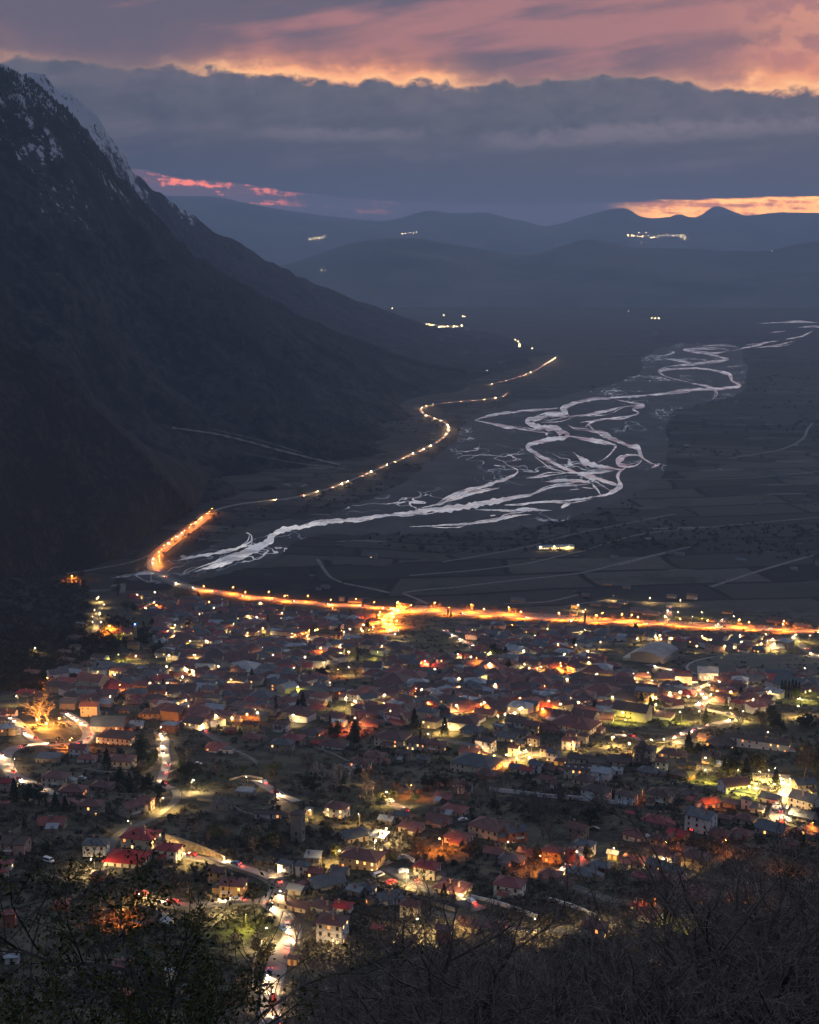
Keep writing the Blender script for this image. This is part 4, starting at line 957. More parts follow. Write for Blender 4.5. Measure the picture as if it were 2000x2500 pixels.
# ------------------------------------------------------------------ houses read off the photograph: px, py, width, turn, floors, roof shape, roof colour, wall, lit
HD = """15 1778 44 12 2 g w y 1;268 1768 92 -14 2 g g b 1;287 1798 100 -26 2 h k c 1;332 1770 40 -20 1 s w w 1;415 1772 48 -24 2 f w b 0;478 1764 62 -30 2 g k c 2
121 1848 68 -16 1 f g s 0;193 1829 50 -24 2 g r w 0;213 1850 52 -22 1 h r w 0;296 1856 74 -22 2 h r c 0;138 1897 74 -28 2 h r c 0;250 1917 62 -24 1 h d s 1
180 1927 74 -20 1 h d p 2;150 1957 66 -24 1 h d s 0;222 1966 68 -18 2 h d s 2;322 1970 66 34 2 g r s 0;360 1956 38 -30 2 h r p 1;128 2008 74 -14 1 g r s 0
38 2058 78 -24 2 g k p 1;14 1912 36 -16 2 g R p 0;12 1962 26 -10 1 h r s 1;235 2062 68 -16 2 h g w 0;14 2108 42 -18 1 h R w 2;8 2128 30 -18 1 h R w 0
365 2236 96 -34 1 g k w 0;345 2182 40 -20 1 h r s 1;30 2335 42 -10 1 g w w 0;300 2356 58 -14 1 h r w 0;415 2378 26 -10 2 f w w 0;305 2425 46 -16 1 h r c 0;440 2412 34 -12 1 g g w 0;22 2235 40 -10 2 h r b 2;150 2205 46 -14 1 h r b 2;240 2135 44 -18 1 h d b 2
570 2160 72 -16 2 h d y 2;530 2130 50 -24 2 g d y 0;697 2112 42 -26 2 h g w 1;740 2116 42 -24 2 h g w 1;765 2092 44 -14 1 s w s 0;770 2128 52 -20 1 g r b 2;795 2152 102 24 1 g g c 0;830 2126 52 -22 1 g g c 0
725 2170 50 -30 1 g w s 0;885 2092 114 -24 2 h d y 2;948 2084 50 -20 1 h d w 0;870 2172 50 -32 1 g w s 0;948 2190 74 22 1 g g w 0;905 2194 18 22 1 g k y 3;894 2168 56 -20 1 h g w 0
715 2206 94 -32 1 g d c 0;836 2212 58 -18 1 h R w 0;790 2212 68 -30 1 h d w 0;812 2256 84 -20 3 h d w 2;924 2266 36 -16 1 g R s 0;716 2340 20 -20 1 h k y 2;1002 2212 56 -22 2 h d c 0
1043 2118 70 -22 2 h R c 0;1106 2164 98 -26 1 h r c 1;1245 2160 82 -18 2 h R w 0;1208 2080 58 -18 1 g r s 0;1252 2096 74 -24 1 h g p 0;1283 2080 42 -22 1 g R s 0;1352 2080 60 -18 2 h r y 2;1396 2080 26 -20 2 f r b 1
1428 2064 58 -24 2 h g w 1;1468 2112 64 -22 1 h g b 0;1497 2084 32 -16 1 g w y 2;1345 2134 62 -20 1 h r s 0;1388 2152 30 -30 1 g d s 0;1422 2130 70 -20 1 h g s 0;1212 2262 62 -18 1 h d s 0;1150 2256 66 -22 1 h d c 0;1085 2272 46 -12 2 g r b 2;1452 2262 70 -22 2 h d s 2
1548 2100 68 -18 1 h r c 0;1624 2088 64 -26 2 g d w 1;1626 2120 98 -30 2 g g p 1;1562 2138 44 -18 1 h R s 2;1700 2182 100 -20 1 h r s 0;1588 2234 66 -26 1 g r c 0;1700 2094 74 -20 2 h d y 1;1560 2212 48 -22 1 g d c 0
1195 2018 104 -30 2 h r c 1;1120 2042 74 -24 1 h r w 1;1258 2030 62 24 2 g g b 1;1110 1976 72 -24 1 h r c 0;1072 2000 68 -26 1 g d p 2;1005 2016 68 -20 1 h r c 0;1086 1946 54 -26 1 g r s 0;1095 1908 58 -24 1 h d w 0;1136 1918 40 -24 2 h d w 1
1165 1862 128 -26 2 h g c 0;1188 1888 64 -22 1 h d b 2;1035 1852 38 -22 1 g g s 0;1065 1818 50 -22 2 h d p 1;1022 1812 66 -24 2 h d c 2;960 1800 90 -26 2 h d c 1;1155 1782 66 -26 1 h g c 1;1186 1812 54 -24 3 h k w 2;1222 1776 38 -32 2 g g c 1
1264 1762 60 -22 2 g k w 2;1243 1798 58 -26 1 g g c 1;1270 1790 54 -28 1 g k c 1;1300 1772 44 -20 2 g d y 1;1303 1804 34 -20 2 h d c 0;1344 1776 78 -22 1 h d s 1;1405 1768 124 -24 2 h d c 0;1428 1748 70 -20 2 g d c 0;1362 1748 84 -24 1 g d c 0;1396 1790 32 -20 1 h d p 1;1424 1798 30 -20 2 h d c 0
1394 1812 46 -28 2 g r w 1;1255 1828 32 -22 2 g d c 2;1273 1814 26 -22 1 g g c 1;1334 1830 34 -22 2 h d c 1;1352 1840 36 -26 2 g g w 1;1150 1836 60 -26 1 g d y 1;1368 1858 32 -20 1 h d y 2;1442 1854 108 -10 1 g k c 1;1417 1880 80 -6 2 g k c 1;1470 1886 54 -16 2 g w w 0
1427 1902 58 -24 1 h d c 1;1456 1930 76 -24 2 h k w 1;1288 1880 40 -30 1 g R w 0;1310 1868 42 -34 2 g g w 0;1342 1876 46 -26 1 g d s 0;1262 1874 40 -20 1 g g c 0;1338 1902 46 -28 1 g d w 0;1360 1914 36 -28 1 g d w 0;1411 2024 58 -26 2 g d s 0
613 1772 42 -16 3 g d y 0;564 1782 28 -16 1 g r b 2;618 1800 56 -22 1 h d s 0;688 1768 44 -20 2 h d w 0;716 1804 64 -24 2 h R s 0;690 1816 62 -18 2 h g s 1;762 1786 58 -22 1 h k c 1;775 1814 34 -26 1 g R b 0;815 1816 76 -22 1 h d w 0;916 1846 58 -22 2 h r p 0;880 1862 58 -24 2 h d w 2
824 1972 64 -26 2 h r w 2;755 1978 26 -20 1 f g s 1;600 1932 56 -24 1 f w s 0;530 1822 58 -14 1 h r w 1;557 1830 30 -16 1 f g w 0;870 2036 84 26 1 h g c 1;926 2042 46 -30 1 s w c 1;945 2000 44 -24 1 g w s 0;982 1990 42 -18 1 g g p 0;655 1986 68 -10 1 g k w 1;955 1800 30 -22 2 g k c 2;985 1840 42 -22 2 h k s 0
905 1762 58 -22 1 h d s 0;825 1764 48 -18 1 f w c 1;1850 1810 150 -12 2 g k w 2;1762 1812 78 -20 1 h k s 2;1912 1812 34 -14 2 h d c 1;1670 1816 54 -16 1 f g s 0;1722 1800 38 -20 1 g d b 0;1576 1832 54 -18 3 h d c 1;1616 1862 34 -10 2 h d w 2;1640 1838 62 -20 1 h d c 1;1678 1866 50 -12 1 g k y 2
1745 1854 62 -8 1 g k y 2;1514 1856 60 -10 1 g k c 1;1508 1880 30 -12 1 g w w 0;1585 1882 58 -20 1 h g p 0;1666 1890 64 -24 1 h k b 1;1792 1916 78 26 2 g d w 0;1822 1932 70 -14 1 f g w 0;1880 1948 60 -16 1 f g c 1;1962 1914 62 28 2 g g c 0;1966 1952 78 -26 2 g g c 1
1530 1942 58 -24 2 h k w 0;1612 1940 70 -20 2 h d c 1;1684 1936 48 -24 1 h k s 1;1694 1954 38 -22 1 g r y 1;1732 1958 54 30 1 g r w 1;1785 1960 42 -18 1 h g s 0;1825 1954 32 -14 2 h g w 0;1850 1972 38 -16 1 h g c 0;1712 1996 80 -24 3 g g w 1;1602 2002 74 -20 1 h R s 0
1656 2036 58 -28 1 g R y 1;1770 1996 46 -20 1 h d s 0;1820 1998 56 -24 1 h d c 0;1550 2038 60 -26 1 g d w 0;1608 2048 52 -24 1 h d s 1;1668 2074 52 -22 1 h k s 0;1760 2034 58 -20 1 h d s 0;1812 2034 60 -22 1 h d s 2;1886 2022 84 -22 1 g g c 1;1962 1990 68 -20 1 g g s 0;1978 2026 58 -16 1 h g s 1;1930 2058 50 -22 1 h d s 0;1540 1986 26 -20 1 g R s 0
62 1690 46 -20 1 h R s 2;24 1740 40 -24 1 g k w 0;214 1718 40 -34 2 g d w 0;178 1694 44 -22 1 h d c 1;246 1702 44 -22 1 h k w 1;205 1682 38 -22 1 h R w 0;312 1692 46 -22 1 h d p 2;337 1688 40 -22 1 g g w 0;302 1656 30 -34 2 g k c 1;276 1664 40 -24 1 h k p 1;376 1740 58 -10 2 h k y 0;302 1732 44 -22 1 h k s 0;332 1716 44 -24 1 h r s 0
382 1700 38 -20 1 h d s 0;452 1704 44 -20 2 h r c 2;488 1702 38 -24 2 h d c 1;222 1632 44 -22 1 h k c 1;305 1628 48 -26 2 h g w 0;250 1618 50 -22 1 h k s 0;154 1592 40 -20 1 h r p 0;184 1578 30 -18 1 h k c 0;194 1592 30 -18 1 h k c 1;200 1524 34 -34 1 g k s 1;182 1556 38 -20 1 h d s 1;326 1574 30 -12 2 h k y 0
352 1634 40 -22 1 g w w 0;378 1630 34 -30 2 g k w 0;330 1604 44 -20 1 h d s 0;75 1642 46 -20 1 h r s 0;160 1612 44 -22 1 h k s 0;345 2042 100 -26 2 h R c 2;312 2094 116 -22 1 h R c 0;412 2074 70 -24 2 h R w 0;1578 1693 58 -6 4 f g y 0;100 1700 36 -20 1 h d s 0;440 1770 34 -20 1 g k s 0"""
rsH = random.Random(21)
BOUND = []
for line in HD.split('\n'):
    for t in line.split(';'):
        q = t.split()
        if len(q) < 9: continue
        HD_ = dict(px=int(q[0]), py=int(q[1]), wpx=int(q[2]), rot=float(q[3]), fl=int(q[4]), rk=q[5], rc=q[6], wc=q[7], lit=int(q[8]))
        house(**HD_)
for h in HOUSES:                       # long, barn-like or square plans where the photograph shows them
    k = (h['px'], h['py'])
    h['asp'] = {(885,2092): .62, (1850,1810): .13, (715,2206): .35, (1442,1854): .2, (1417,1880): .35, (795,2152): .75, (1626,2120): .38, (365,2236): .8, (812,2256): .8, (1405,1768): .7,
                (613,1772): .5, (287,1798): .6, (1745,1854): .9, (655,1986): .22, (1960,1990): .5, (1678,1866): .3}.get(k, h['asp'])
    h['sky'] = k in ((1417,1880), (200,1524), (1222,1776))
NHAND = len(HOUSES)
# the packed rows of the town further off
def inpoly(x, y, pg):
    c = False; j = len(pg) - 1
    for i in range(len(pg)):
        if (pg[i][1] > y) != (pg[j][1] > y) and x < (pg[j][0] - pg[i][0]) * (y - pg[i][1]) / (pg[j][1] - pg[i][1]) + pg[i][0]: c = not c
        j = i
    return c
TOWN = [(325,1455),(400,1452),(520,1464),(640,1478),(760,1488),(900,1500),(925,1520),(930,1570),(1070,1602),(1180,1600),(1100,1545),(1150,1520),(1290,1520),(1400,1526),(1500,1535),(1700,1546),(1930,1560),(1940,1580),(1800,1590),(1720,1582),(1540,1580),(1520,1600),(1525,1640),(1600,1650),(1760,1640),(1990,1640),(1990,1700),(1890,1690),(1840,1745),(1750,1735),(1740,1700),(1640,1745),(1500,1752),(1300,1745),(1150,1765),(1000,1760),(900,1762),(800,1755),(700,1750),(640,1745),(520,1762),(420,1745),(300,1690),(200,1740),(150,1720),(130,1650),(240,1600),(300,1610),(400,1625),(395,1560),(380,1500),(340,1480)]
HOLES = [[(740,1556),(860,1556),(960,1552),(960,1520),(760,1530)], [(930,1540),(1100,1590),(1180,1595),(1130,1540),(1000,1520)], [(1330,1500),(1400,1500),(1400,1528),(1330,1528)], [(1460,1560),(1700,1570),(1700,1640),(1460,1620)],
  [(1420,1578),(1480,1590),(1500,1600),(1400,1596)], [(1090,1750),(1150,1720),(1180,1735),(1120,1765)], [(1640,1700),(1700,1690),(1760,1740),(1640,1745)], [(600,1655),(700,1700),(690,1712),(600,1690)], [(790,1690),(850,1700),(850,1745),(770,1740)], [(1180,1590),(1230,1590),(1230,1600),(1180,1600)]]
RB = [(p.x, p.y, 8.5 if k[0] in 'VJ' else 6.0) for k in RP for p in RP[k] if p.y < 2400]
GRD = {}
for x, y, r in RB: GRD.setdefault((int(x // 40), int(y // 40)), []).append((x, y, r))
def clear(x, y, rad):
    for i in (-1, 0, 1):
        for j in (-1, 0, 1):
            for a, b, r in GRD.get((int(x // 40) + i, int(y // 40) + j), ()):
                if (a - x) ** 2 + (b - y) ** 2 < (r + rad) ** 2: return False
    return True
def occupy(x, y, r): GRD.setdefault((int(x // 40), int(y // 40)), []).append((x, y, r))
for h in HOUSES:
    c, g, w, d, H = house_dims(h); occupy(c.x, c.y, max(w, d) * .5)
for x, y, r in ((1595,1600,30),): c = P(x, y); occupy(c.x, c.y, r)
rs = random.Random(5); PROC = []
tries = 0
while tries < 15000:
    tries += 1
    px, py = rs.uniform(120, 1995), 1450 + 315 * rs.random() ** .75
    if not inpoly(px, py, TOWN) or any(inpoly(px, py, q) for q in HOLES): continue
    c = P(px, py, 3)
    if noise.noise((c.x * .011, c.y * .011, 4)) < -.30: continue
    wm = rs.uniform(9.5, 14.5) if rs.random() < .85 else rs.uniform(15, 24)
    if not clear(c.x, c.y, wm * .46): continue
    occupy(c.x, c.y, wm * .5)
    rc = rs.choices('Rrdkgw', (2, 9, 12, 7, 7, 3))[0]
    hx = (noise.noise((c.x * .004, c.y * .004, 9)) * 40) - 22
    house(px, py, (wm * 1.25) * F / c.y, hx + rs.choice((0, 0, 0, 52)) + rs.uniform(-7, 7), rs.choices((1, 2, 3), (5, 6, .6))[0], rs.choices('hgfs', (7, 5, 1, .3))[0], rc, rs.choices('cwysbp', (6, 7, 2, 3, .6, 2))[0], rs.choices((0, 1, 2), (5, 3, 1))[0], rs.uniform(.6, .95))
for px, py, w, fl, wc, lit in [(1405,1478,22,2,'y',1),(1455,1474,30,1,'s',0),(1500,1478,32,1,'p',0),(1560,1490,40,1,'p',1),(1590,1497,42,1,'p',0),(1690,1455,26,2,'p',0),(1776,1494,26,1,'y',1),(1738,1514,14,1,'y',1),(1640,1455,24,1,'p',0),(1400,1498,20,1,'c',0),(1265,1465,36,1,'b',0),(1520,1470,26,1,'c',1),(1430,1452,20,1,'w',0),(985,1478,34,1,'y',2),(868,1466,36,1,'p',0),(835,1460,14,2,'p',0),(1900,1515,52,1,'p',0),(1960,1530,44,1,'b',0),(910,1355,24,2,'s',1),(905,1373,14,1,'b',0),(795,1432,22,1,'p',0),(778,1437,14,1,'b',0),(475,1402,24,2,'b',0),(510,1400,12,1,'s',0),(1658,1352,28,1,'w',0),(1635,1349,18,1,'w',0),(1500,1360,20,1,'w',0),(1810,1367,26,1,'w',0),(1330,1299,26,1,'w',0),(1370,1303,22,1,'s',0),(1484,1424,20,1,'y',1),(1760,1410,34,1,'b',0),(1970,1220,18,1,'w',0),(1908,1162,26,1,'w',0),(1998,1375,16,2,'p',0),(1940,1388,20,1,'b',0),(1850,1228,20,1,'b',0),(1530,1432,20,1,'w',0),(1300,1362,14,1,'w',0),(1480,1297,8,1,'w',0)]:
    house(px, py, w, rs.uniform(-25, -5), fl, 'g', 'g' if wc == 'w' or py < 1440 else rs.choice('kg'), 's' if wc in 'bpw' else wc, lit, .6)
for h in HOUSES: h['dist'] = P(h['px'], h['py'], 3).y
order = sorted(HOUSES, key=lambda h: h['dist'] - (1500 if HOUSES.index(h) < NHAND or h['dist'] > 1660 else 0))
near, farh = order[:298], order[298:]
rs = random.Random(77)
for h in near: build_house(h, rs)
print('houses', len(HOUSES), 'stuff', len(farh))
# the several hundred small roofs beyond them read as one mass
FM = MB(); fmats = [ROOF[k] for k in 'Rrdkgw'] + [WALL[k] for k in 'cwysbp'] + m_lit
for h in farh:
    c, g, w, d, H = house_dims(h); rz = R(h['rot']) - math.atan2(c.x, c.y); ca, sa = math.cos(rz), math.sin(rz); b0 = len(FM.v)
    mi = 6 + 'cwysbp'.index(h['wc']); ri = 'Rrdkgw'.index(h['rc']); lo = -3
    FM.box(-w/2, w/2, -d/2, d/2, lo, H, mi)
    rh = min(w, d) * .25; X, Y = w/2 + .5, d/2 + .5; k = 'hg'.find(h['rk'])
    if k < 0: FM.box(-X + .3, X - .3, -Y + .3, Y - .3, H + .002, H + .4, ri)
    else:
        r = max(abs(X - Y), .3) if k == 0 else max(X, Y)
        A, B = ((-r, 0), (r, 0)) if X >= Y else ((0, -r), (0, r))
        e = [(-X, -Y, H - .1), (X, -Y, H - .1), (X, Y, H - .1), (-X, Y, H - .1)]; a = (*A, H + rh); b = (*B, H + rh)
        fs = [(e[0], e[1], b, a), (e[2], e[3], a, b), (e[1], e[2], b), (e[3], e[0], a)] if X >= Y else [(e[1], e[2], b, a), (e[3], e[0], a, b), (e[2], e[3], b), (e[0], e[1], a)]
        for i, f in enumerate(fs):
            FM.poly(f, ri if (k == 0 or i < 2) else mi)
        FM.poly(e[::-1], ri)
    cx = rs.uniform(-.3, .3) * w; FM.box(cx - .35, cx + .35, -.35, .35, H, H + rh + .9, 9)
    sd = 1 if h['rot'] <= 0 else -1
    for fl in range(h['fl']):
        for u in range(int(w / 4)):
            if h['lit'] and rs.random() < .16 * h['lit']:
                x0 = -w/2 + 1.5 + u * 3.6; 
                if x0 > w/2 - 1.5: continue
                FM.box(x0 - .5, x0 + .5, -d/2 - .05, -d/2 + .02, .75 + 2.5*fl, 1.95 + 2.5*fl, 12 + rs.randrange(3))
            elif rs.random() < .4:
                x0 = -w/2 + 1.5 + u * 3.6
                if x0 < w/2 - 1: FM.box(x0 - .45, x0 + .45, -d/2 - .04, -d/2 + .02, .75 + 2.5*fl, 1.95 + 2.5*fl, 3)
    for i in range(b0, len(FM.v)):
        x, y, z = FM.v[i]; FM.v[i] = (c.x + x * ca - y * sa, c.y + x * sa + y * ca, g + z)
struct('distant_houses', FM.mesh('distant_houses', fmats), 'stuff', 'hundreds of small tiled houses packed in the far half of town')
# ------------------------------------------------------------------ particular buildings and walls
def base(px, py, h=0): p = P(px, py, h); return Vector((p.x, p.y, T(p.x, p.y)))
def root_at(name, p, rz): r = bpy.data.objects.new(name, None); C.objects.link(r); r.location = p; r.rotation_euler = (0, 0, rz); return r
# arched sports hall
p = base(1598, 1598, 5); r = root_at('sports_hall', p, R(-32)); w, d, H, n = 30, 36, 7.5, 14
mb = MB(); prof_ = [(-w/2, H)] + [(-w/2 + w * i / n, H + 4.2 * math.sin(math.pi * i / n) ** .8) for i in range(1, n)] + [(w/2, H)]
for y in (-d/2, d/2): mb.poly([(-w/2, y, -4), (w/2, y, -4)] + [(x, y, z) for x, z in prof_[::-1]])
for s in (-1, 1): mb.poly([(s*w/2, -d/2, -4), (s*w/2, d/2, -4), (s*w/2, d/2, H), (s*w/2, -d/2, H)])
link('wall', mb.mesh('wall', WALL['s']), r)
mb = MB()
for (x0, z0), (x1, z1) in zip(prof_, prof_[1:]): mb.hexa([(x0,-d/2-1,z0+.05),(x1,-d/2-1,z1+.05),(x1,d/2+1,z1+.05),(x0,d/2+1,z0+.05),(x0,-d/2-1,z0+.4),(x1,-d/2-1,z1+.4),(x1,d/2+1,z1+.4),(x0,d/2+1,z0+.4)])
link('roof', mb.mesh('roof', mat('hall_roof', (.16, .15, .145), .7, (.22, .21, .2), .1)), r)
for k in range(8): link('window', WIN['dark'][1], r, (-w/2 - .012, -d/2 + 3 + 4.2 * k, 5.2), -math.pi/2, (2.6, 1, .8))
mb = MB(); mb.box(-w/2 - 8, -w/2 - .05, -d/2 + 2, d/2, -4, 3.2); link('annex', mb.mesh('annex', WALL['c']), r)
thing(r, 'sports hall', '', 1598, 1598, label='large sports hall with pale arched roof beside the oval field')
# oval field with its pale running line
def oval(k): return [P(1862 + 188 * k * math.cos(t) , 1629 + 34 * k * math.sin(t), .35) for t in [i * math.pi / 30 for i in range(60)]]
mb = MB(); rings = [oval(k) for k in (1, .8, .6, .4, .2)]
for a, b in zip(rings, rings[1:]):
    for i in range(60): j = (i + 1) % 60; mb.poly([a[i], a[j], b[j], b[i]])
mb.poly(rings[-1]); struct('sports_field', mb.mesh('sports_field', mat('pitch_grass', (.030, .036, .024), .95, (.046, .050, .034), .05, coord='World')))
mb = MB(); a = [q + Vector((0, 0, .03)) for q in oval(1.0)]; b = [q + Vector((0, 0, .03)) for q in oval(.965)]
for i in range(60): j = (i + 1) % 60; mb.poly([a[i], a[j], b[j], b[i]])
struct('running_track', mb.mesh('running_track', mat('track_kerb', (.22, .21, .2), .9)))
# floodlit square
mb = MB(); sq = [(1800,1888),(1860,1886),(1932,1892),(1912,1918),(1890,1932),(1830,1928),(1808,1908)]
mb.poly([P(x, y, .55) for x, y in sq]); struct('square', mb.mesh('square', mat('paving', (.20, .185, .15), .9, (.15, .14, .12), .2, coord='World')))
mb = MB(); mb.poly([P(x, y, .5) for x, y in [(655,2120),(690,2135),(712,2160),(700,2178),(668,2185),(655,2160)]]); struct('yard', mb.mesh('yard', m_track))
def church(px, py, rz, L, Wd, H, th, blue, lab, wc='y'):
    r = root_at('church', base(px, py, 3), rz); mb = MB(); mb.box(-L/2, L/2, -Wd/2, Wd/2, -3, H)
    for s in (-1, 1): mb.poly([(s*L/2, -Wd/2, H), (s*L/2, Wd/2, H), (s*L/2, 0, H + 2.2)][::s])
    link('nave', mb.mesh('nave', WALL[wc]), r); link('roof', roof_mesh('g', L, Wd, 2.4, ROOF['d']), r, (0, 0, H))
    ar = MB()
    for k in range(7): x = -L/2 + 1 + k * (L - 2) / 6; ar.rod((x, -Wd/2 - 2.2, -1), (x, -Wd/2 - 2.2, 2.6), .22, .2, 6)
    ar.box(-L/2, L/2, -Wd/2 - 2.5, -Wd/2 - .1, 2.6, 2.95); link('arcade', ar.mesh('arcade', WALL['c']), r)
    for k in range(6): link('window', WIN['lit'][1] if blue and k % 2 else WIN['dark'][0], r, (-L/2 + 2 + k * (L - 4) / 5, -Wd/2 - .012, 3.9), 0, (.8, 1, .8))
    t = MB(); t.box(-1.5, 1.5, -1.5, 1.5, -2, th - 3)
    for sx_ in (-1, 1):
        for sy_ in (-1, 1): t.box(sx_*1.5 - (.55 if sx_ > 0 else 0), sx_*1.5 + (.55 if sx_ < 0 else 0), sy_*1.5 - (.55 if sy_ > 0 else 0), sy_*1.5 + (.55 if sy_ < 0 else 0), th - 3, th)
    to = link('bell_tower', t.mesh('bell_tower', WALL[wc]), r, (L/2 + 1.7, 0, 0))
    c = MB(); c.rod((0, 0, th), (0, 0, th + 2.2), 2.5, .05, 4); link('spire', c.mesh('spire', ROOF['d']), to)
    if blue:
        g = MB(); g.ball((0, 0, th - 1.4), .55, 8, 6); link('lamp_glass', g.mesh('lamp_glass', emit('blue_glow', (.04, .12, 1), 60)), to)
        l = bpy.data.lights.new('blue_light', 'POINT'); l.energy = 4000; l.volume_factor = .2; l.color = (.05, .15, 1); l.shadow_soft_size = .4; link('blue_light', l, to, (0, 0, th - 1.4))
    else:
        dm = MB(); dm.rod((0, 0, 0), (0, 0, 2.2), 2.6, 2.6, 12); dm.ball((0, 0, 2.2), 2.7, 12, 8, sq=.7); link('dome', dm.mesh('dome', ROOF['g']), r, (-L/2 + 4, 0, H + .8))
    thing(r, 'church', '', px, py, label=lab)
church(298, 1546, R(8), 22, 9, 5.5, 13, True, 'hillside church with arcade and blue-lit bell tower')
lamp(288, 1550, 'G', 2, 5, noun='green-yellow lamp', zone='in front of the hillside church')
church(1068, 1746, R(188), 15, 8, 5.5, 17, False, 'domed stone church with tall square bell tower', 's')
# stone tower house and ruins on the meadow
h = dict(px=727, py=2000, wpx=40, rot=-20, fl=4, rk='h', rc='k', wc='s', lit=0, asp=.9, lab='tall square stone tower above the dark slope', detail=True, cat='tower', name='stone_tower', hh=12.5, sky=False)
build_house(h, random.Random(3)); lamp(752, 1980, 'Y', 1, 4, noun='small yard lamp')
def ruin(px, py, L, W_, rz, lab, seed):
    q = random.Random(seed); r = root_at('ruin', base(px, py), rz)
    for k, (x0, y0, x1, y1) in enumerate(((-L/2, -W_/2, L/2, -W_/2), (L/2, -W_/2, L/2, W_/2), (L/2, W_/2, -L/2, W_/2), (-L/2, W_/2, -L/2, -W_/2))):
        mb = MB(); n = 9; dx, dy = (x1 - x0) / n, (y1 - y0) / n
        for i in range(n):
            hh = q.choice((1.5, 2.5, 4.2, 5.5, .8)); nx_, ny = -dy / math.hypot(dx, dy) * .3, dx / math.hypot(dx, dy) * .3
            ax, ay, bx, by = x0 + dx*i, y0 + dy*i, x0 + dx*(i+.97), y0 + dy*(i+.97); hh2 = hh + q.uniform(-.8, .8)
            mb.hexa([(ax-nx_,ay-ny,-2),(bx-nx_,by-ny,-2),(bx+nx_,by+ny,-2),(ax+nx_,ay+ny,-2),(ax-nx_,ay-ny,hh),(bx-nx_,by-ny,hh2),(bx+nx_,by+ny,hh2),(ax+nx_,ay+ny,hh)])
        link('wall', mb.mesh('wall', WALL['s']), r)
    thing(r, 'ruin', '', px, py, label=lab)
ruin(790, 1895, 13, 9, R(-20), 'roofless stone ruin on the scrubby slope, nearer the tower', 1); ruin(838, 1900, 10, 8, R(-28), 'smaller roofless stone ruin beside the white parked car', 2); ruin(545, 1975, 9, 5, R(-15), 'row of broken stone pillars on the meadow edge', 5)
# long lit shed in the fields
r = root_at('farm_shed', base(1356, 1336, 2), R(8)); mb = MB(); mb.box(-27, 27, -7, 7, -1, 4.2); link('wall', mb.mesh('wall', WALL['w']), r); link('roof', roof_mesh('g', 54, 14, 1.6, ROOF['w']), r, (0, 0, 4.2))
for k in range(15): link('window', WIN['lit'][1], r, (-25 + 3.55 * k, -7.02, 2.2), 0, (2.4, 1, 1.3))
thing(r, 'shed', '', 1356, 1336, label='long brightly lit farm shed alone in the dark fields')
for x in (1322, 1352, 1390): lamp(x, 1334, 'Y', 2, 5, zone='by the lit farm shed')
# field houses glow
# walls of stone and render
def wall(pts, h, m, lab, w=.45, h2=None):
    q = densify([(x, y, 0) for x, y in pts], 8); W3 = [P(p.x, p.y, .2) for p in q]; mb = MB(); n = len(W3)
    for i in range(n - 1):
        a, b = W3[i], W3[i + 1]; t = (b - a); t.z = 0
        if t.length < .05: continue
        t.normalize(); nn = Vector((-t.y, t.x, 0)) * w / 2; za, zb = T(a.x, a.y), T(b.x, b.y); f0, f1 = i / (n - 1), (i + 1) / (n - 1); e0, e1 = h + ((h2 or h) - h) * f0, h + ((h2 or h) - h) * f1
        mb.hexa([(a - nn).xy[:] + (za - 1.5,), (b - nn).xy[:] + (zb - 1.5,), (b + nn).xy[:] + (zb - 1.5,), (a + nn).xy[:] + (za - 1.5,), (a - nn).xy[:] + (za + e0,), (b - nn).xy[:] + (zb + e1,), (b + nn).xy[:] + (zb + e1,), (a + nn).xy[:] + (za + e0,)])
    o = link('stone_wall', mb.mesh('stone_wall', m)); thing(o, 'wall', '', pts[0][0], pts[0][1], label=lab); return o
ms = MATS['stone_wall']; mw = MATS['render_white']
m_gold = mat('warm_stone', (.36, .29, .17), .95, (.22, .18, .11), .9, .42, .62, coord='World', bump=.6, bscale=2.5)
wall([(405,2072),(440,2076),(480,2082),(520,2090),(548,2100)], 6.8, m_gold, 'high warm-lit stone retaining wall above the walled road', .8, 1.6)
lamp(423, 2066, 'Y', 3, 6, zone='at the high retaining wall'); lamp(455, 2084, 'Y', 1, 4.5, zone='at the high retaining wall')
wall([(1195,1930),(1260,1937),(1330,1946),(1420,1953),(1500,1962)], 1.9, mw, 'long pale wall along the top of the dark ravine')
wall([(1335,2197),(1400,2216),(1452,2238)], 1.5, mw, 'pale garden wall running down behind the thicket lamp'); wall([(1150,2192),(1230,2212),(1312,2242)], 1.5, mw, 'white wall stepping down below the white scarlet-roofed house')
wall([(492,2096),(560,2119),(630,2142),(662,2158)], 1.3, ms, 'low stone parapet along the walled road'); wall([(482,1952),(560,1966),(592,1984),(660,2004)], 1.1, ms, 'dry stone wall crossing the terraced meadow')
wall([(560,1832),(600,1846),(628,1868)], 1.0, ms, 'thin stone wall beside the steep footpath'); wall([(768,1826),(812,1842),(852,1862)], 1.2, ms, 'stone wall under the vine pergola garden'); wall([(942,2112),(985,2094),(1012,2106)], 1.7, mw, 'cream wall enclosing the yard beside the glowing villa')
wall([(560,1905),(600,1896),(640,1902)], 1.0, ms, 'broken stone wall behind the roofless white house'); wall([(1010,2190),(1060,2208),(1110,2224)], 1.3, ms, 'garden wall along the lit lane behind twigs')
wall([(200,1880),(260,1888),(310,1886)], 1.4, ms, 'stone terrace wall below the red-hipped house'); wall([(640,2300),(620,2350),(618,2410)], 1.0, ms, 'stone kerb wall beside the foreground road'); wall([(110,1828),(160,1832),(215,1820)], 1.3, ms, 'pinkish retaining wall under the hairpin road'); wall([(1300,1500),(1200,1495),(1050,1489)], .9, ms, 'low fence line on the highway verge')
